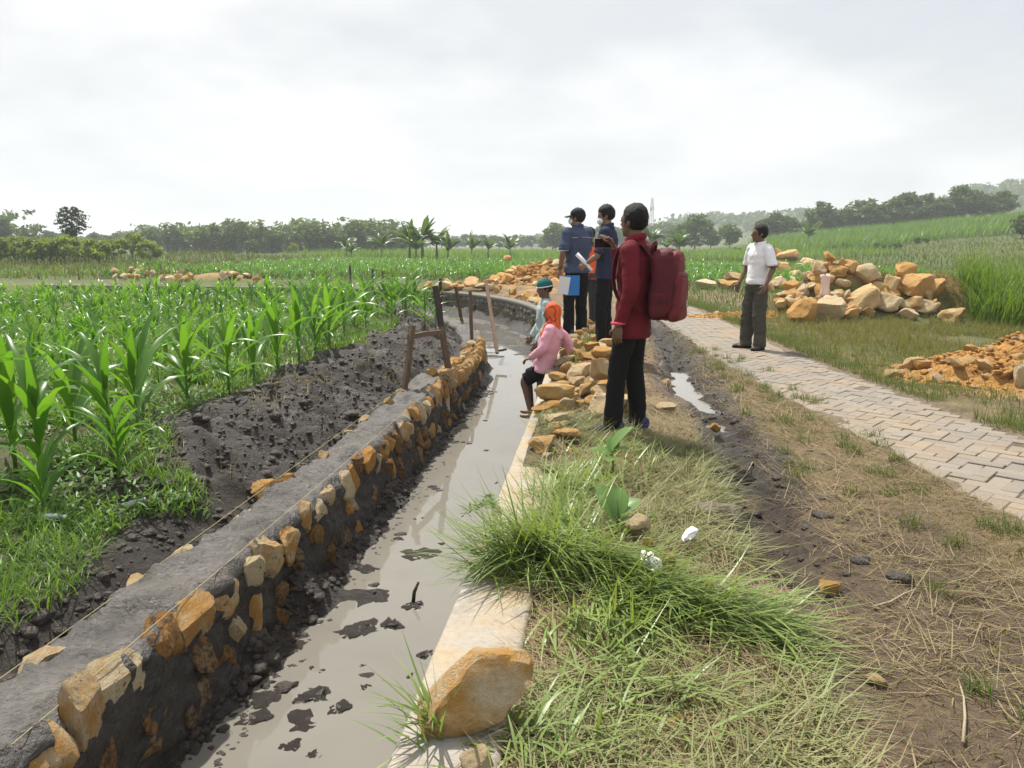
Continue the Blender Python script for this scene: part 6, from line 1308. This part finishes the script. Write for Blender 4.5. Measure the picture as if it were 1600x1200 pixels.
for u, v, Y, m_, lb in [(205, 372, 55, M_light, 'bright small tree standing right of the lone dark tree'), (232, 380, 50, M_light, 'pale round shrub touching the bright small tree'), (392, 376, 110, M_tree, 'dark rounded tree in front of the bamboo hedge'), (458, 385, 90, M_light, 'small bright green bush before the bamboo hedge')]:
    x, y = at_az(u, Y); H = CAMZ+(384-v)/1200*math.hypot(x, y)+.1; o = thing('small_tree', lb, 'tree', (x, y, gz(x, y)-.1), 0); s = H/1.72; o.scale = (s, s, s); link('trunk', SHR[0][0], o); cm = crown_mesh('crown', int(u), .95, .68, 24, 60, .10, m_, 1.05); link('crown', cm, o)
# bananas
def banana_meshes(seed):
    g_ = np.random.default_rng(seed); out = []; V, F = MB().tube([(0, 0, -.1), (.02, 0, .6), (0, 0, 1.3)], [.11, .09, .05], 8).arr(); st = mesh_data('pseudostem', V, F, True, M_bark if False else M_stalk)
    for i in range(13):
        L = g_.uniform(1.4, 2.0); lean = g_.uniform(.1, .95); cur = g_.uniform(.6, 1.6); W = g_.uniform(.40, .56); segs = 12; V = []; c = np.zeros(3)
        for k in range(segs+1):
            t = k/segs; th = lean+cur*t**1.3; wk = .03 if t < .14 else W*math.sin(math.pi*min(.995, (t-.14)/.86*.9+.1))**.6; nr = np.array([-math.cos(th), 0, math.sin(th)]); tear = g_.uniform(.55, 1) if t > .2 else 1
            V += [c+np.array([0, -wk/2*tear, 0])-nr*wk*.15, c+nr*.02, c+np.array([0, wk/2*g_.uniform(.6, 1) if t > .2 else wk/2, 0])-nr*wk*.15]; c = c+np.array([math.sin(th), 0, math.cos(th)])*L/segs
        F = np.array([q for k in range(segs) for q in ((k*3, k*3+1, k*3+4, k*3+3), (k*3+1, k*3+2, k*3+5, k*3+4))]); out.append((i*2.4+g_.normal(0, .3), mesh_data('leaf', V, F, True, M_ban)))
    return st, out
BAN = [banana_meshes(870+i) for i in range(4)]
for k, (u, v, Y, lb) in enumerate([(640, 356, 62, 'left tall banana plant of the big clump in mid field'), (660, 350, 62, 'tallest banana plant in the middle of the big clump'), (682, 358, 63, 'right tall banana plant of the big clump'), (700, 372, 61, 'low banana plant at the right side of the big clump'), (650, 368, 60.5, 'front banana plant of the big clump'), (541, 374, 70, 'small banana plant before the bamboo left of the big clump'), (596, 368, 72, 'banana plant halfway between the big clump and the bamboo'), (737, 373, 75, 'slim banana plant just right of the big clump'), (763, 374, 78, 'middle banana plant of the three right of the clump'), (797, 372, 74, 'banana plant farthest right before the grain crop'), (1017, 350, 88, 'tall pale banana plant under the radio mast'), (1062, 366, 80, 'banana plant right of the backpack'), (1043, 372, 92, 'small banana plant between two others right of the backpack'), (1262, 352, 110, 'banana plants at the corner of the cane hill'), (548, 384, 66, 'low banana shoot beside the small banana plant')]):
    x, y = at_az(u, Y); z0 = gz(x, y)-.05; H = CAMZ-z0+(384-v)/1200*math.hypot(x, y); o = thing('banana_plant', lb, 'banana plant', (x, y, z0), gt.uniform(0, 6), 'banana plants in the fields'); s = H/2.35; o.scale = (s, s, s); st, lv = BAN[k % 4]; link('pseudostem', st, o)
    for j, (az, me) in enumerate(lv): link('leaf', me, o, (0, 0, 1.0+.025*j), (0, 0, az))
# bushes on the meadow
MB_ = [crown_mesh('foliage', 890+i, .8, .35, 12, 40, .12, M_tree, .3) for i in range(2)]
for u, v in [(1225, 392), (1258, 390), (1298, 394), (1320, 390), (1372, 391), (1400, 391), (1440, 381), (1150, 395), (1090, 383)]:
    p = gzi(u, v); tag(link('meadow_bush', MB_[int(u) % 2], None, p, (0, 0, u), (1.3, 1.3, 1.2)), 'low dark bush on the meadow below the cane', 'bush', 'low bushes on the meadow')

# far hills under trees
def hill(name, label, crest, Y, seed, depth=160, wood=5000):
    """crest: (column, row) pairs seen along the skyline; the ridge stands at distance Y"""
    U = np.array([c[0] for c in crest], float); Hh = []
    X = []
    for u, v in crest:
        x, y = at_az(u, Y); X.append(x); Hh.append(max(.1, CAMZ+(382-v)/1200*math.hypot(x, Y)))
    n, m = 120, 26; xs = np.linspace(min(X), max(X), n); hs = np.interp(xs, X, Hh); V = []
    for j in range(m):
        t = j/(m-1)*2-1; f = (1-abs(t)**1.6); V.append(np.stack([xs, np.full(n, Y+t*depth), hs*f*(.9+.1*fbm(xs*.02, np.full(n, t*3.), oct=3, seed=seed))-.8], 1))
    V = np.concatenate(V); i = np.arange(n-1)[None]+np.arange(m-1)[:, None]*n; o = obj(name, V, np.stack([i, i+1, i+n+1, i+n], -1).reshape(-1, 4), M_hill); tag(o, label, None, None, 'structure')
    k = gt.integers(0, n*m, 900); P = V[k]; P = P[P[:, 2] > .5]; Q = []
    for p in P:
        c = p+np.array([gt.normal(0, 4), gt.normal(0, 4), 1.6]); r = gt.uniform(2.2, 4.5); q = gt.normal(size=(16, 3)); q /= np.linalg.norm(q, axis=1)[:, None]; Q.append(c+q*r*np.array([1, 1, .7]))
    Vq, Fq, v = leafquads(np.concatenate(Q), 1.5, gt, .7); b = obj('hill_wood', Vq, Fq, M_tree, None, False, attrs={'v': v}); tag(b, 'unbroken wood covering '+label, None, None, 'stuff')
M_hill = mat_plain('wooded hillside', (.05, .075, .03), .95, .3, .05, 0)
hill('hill', 'the far hill under the radio mast', [(840, 376), (930, 368), (1000, 362), (1040, 346), (1090, 338), (1150, 342), (1210, 338), (1260, 334), (1300, 345), (1400, 360)], 480, 1)
hill('hill', 'the highest far hill at the right edge', [(1380, 360), (1440, 330), (1500, 310), (1560, 303), (1620, 306), (1700, 318), (1800, 340)], 430, 2)
hill('hill', 'the low pale hills behind the left fields', [(-80, 366), (40, 374), (200, 377), (500, 376), (740, 372), (860, 376)], 760, 3, 120)
# radio masts
def mast(u, v, Y, label, W):
    x, y = at_az(u, Y); H = CAMZ+(382-v)/1200*math.hypot(x, y); o = thing('radio_mast', label, 'mast', (x, y, 0)); mb = MB()
    legs = [(math.cos(a), math.sin(a)) for a in (.5, 2.6, 4.7)]; n = 12; wz = lambda t: W*(1-.8*t)+.12
    for lx, ly in legs: MB().tube([(lx*wz(t), ly*wz(t), H*t) for t in np.linspace(0, 1, n+1)], .10, 4).build('leg', M_steel, o)
    for k in range(n):
        t0, t1 = k/n, (k+1)/n
        for j in range(3):
            a, b = legs[j], legs[(j+1) % 3]; mb.tube([(a[0]*wz(t0), a[1]*wz(t0), H*t0), (b[0]*wz(t1), b[1]*wz(t1), H*t1)], .06, 4, False); mb.tube([(a[0]*wz(t1), a[1]*wz(t1), H*t1), (b[0]*wz(t1), b[1]*wz(t1), H*t1)], .06, 4, False)
    mb.build('lattice', M_steel, o); MB().tube([(0, 0, H), (0, 0, H*1.05)], .05, 4).build('antenna', M_steel, o)
    for a in (0, 2.1, 4.2): MB().box((math.cos(a)*.7, math.sin(a)*.7, H*.8), (.35, .35, 1.6)).build('antenna_panel', M_steel, o)
M_steel = mat_plain('galvanised steel', (.35, .35, .36), .6, .1, 2, 0)
mast(1017, 314, 330, 'tall thin lattice radio mast above the man with the backpack', 1.6); mast(1003, 342, 420, 'shorter faint mast left of the tall radio mast', 1.4); mast(737, 360, 520, 'tiny distant mast over the low hills', 1.2)
# haze: the warm morning air
bpy.context.view_layer.update()
V, F = MB().box((0, 380, 18.5), (2500, 1900, 41)).arr(); hz = obj('haze', V, F, None, None, False); hz['kind'] = 'stuff'; hz['label'] = 'thin bright haze in the air over the fields'
mh = bpy.data.materials.new('haze'); mh.use_nodes = True; nt = mh.node_tree; nt.nodes.remove(nt.nodes['Principled BSDF']); pv = nt.nodes.new('ShaderNodeVolumePrincipled')
pv.inputs['Color'].default_value = (.90, .94, 1, 1); pv.inputs['Density'].default_value = .0009; pv.inputs['Anisotropy'].default_value = .2; nt.links.new(pv.outputs[0], nt.nodes['Material Output'].inputs['Volume']); hz.data.materials.append(mh)
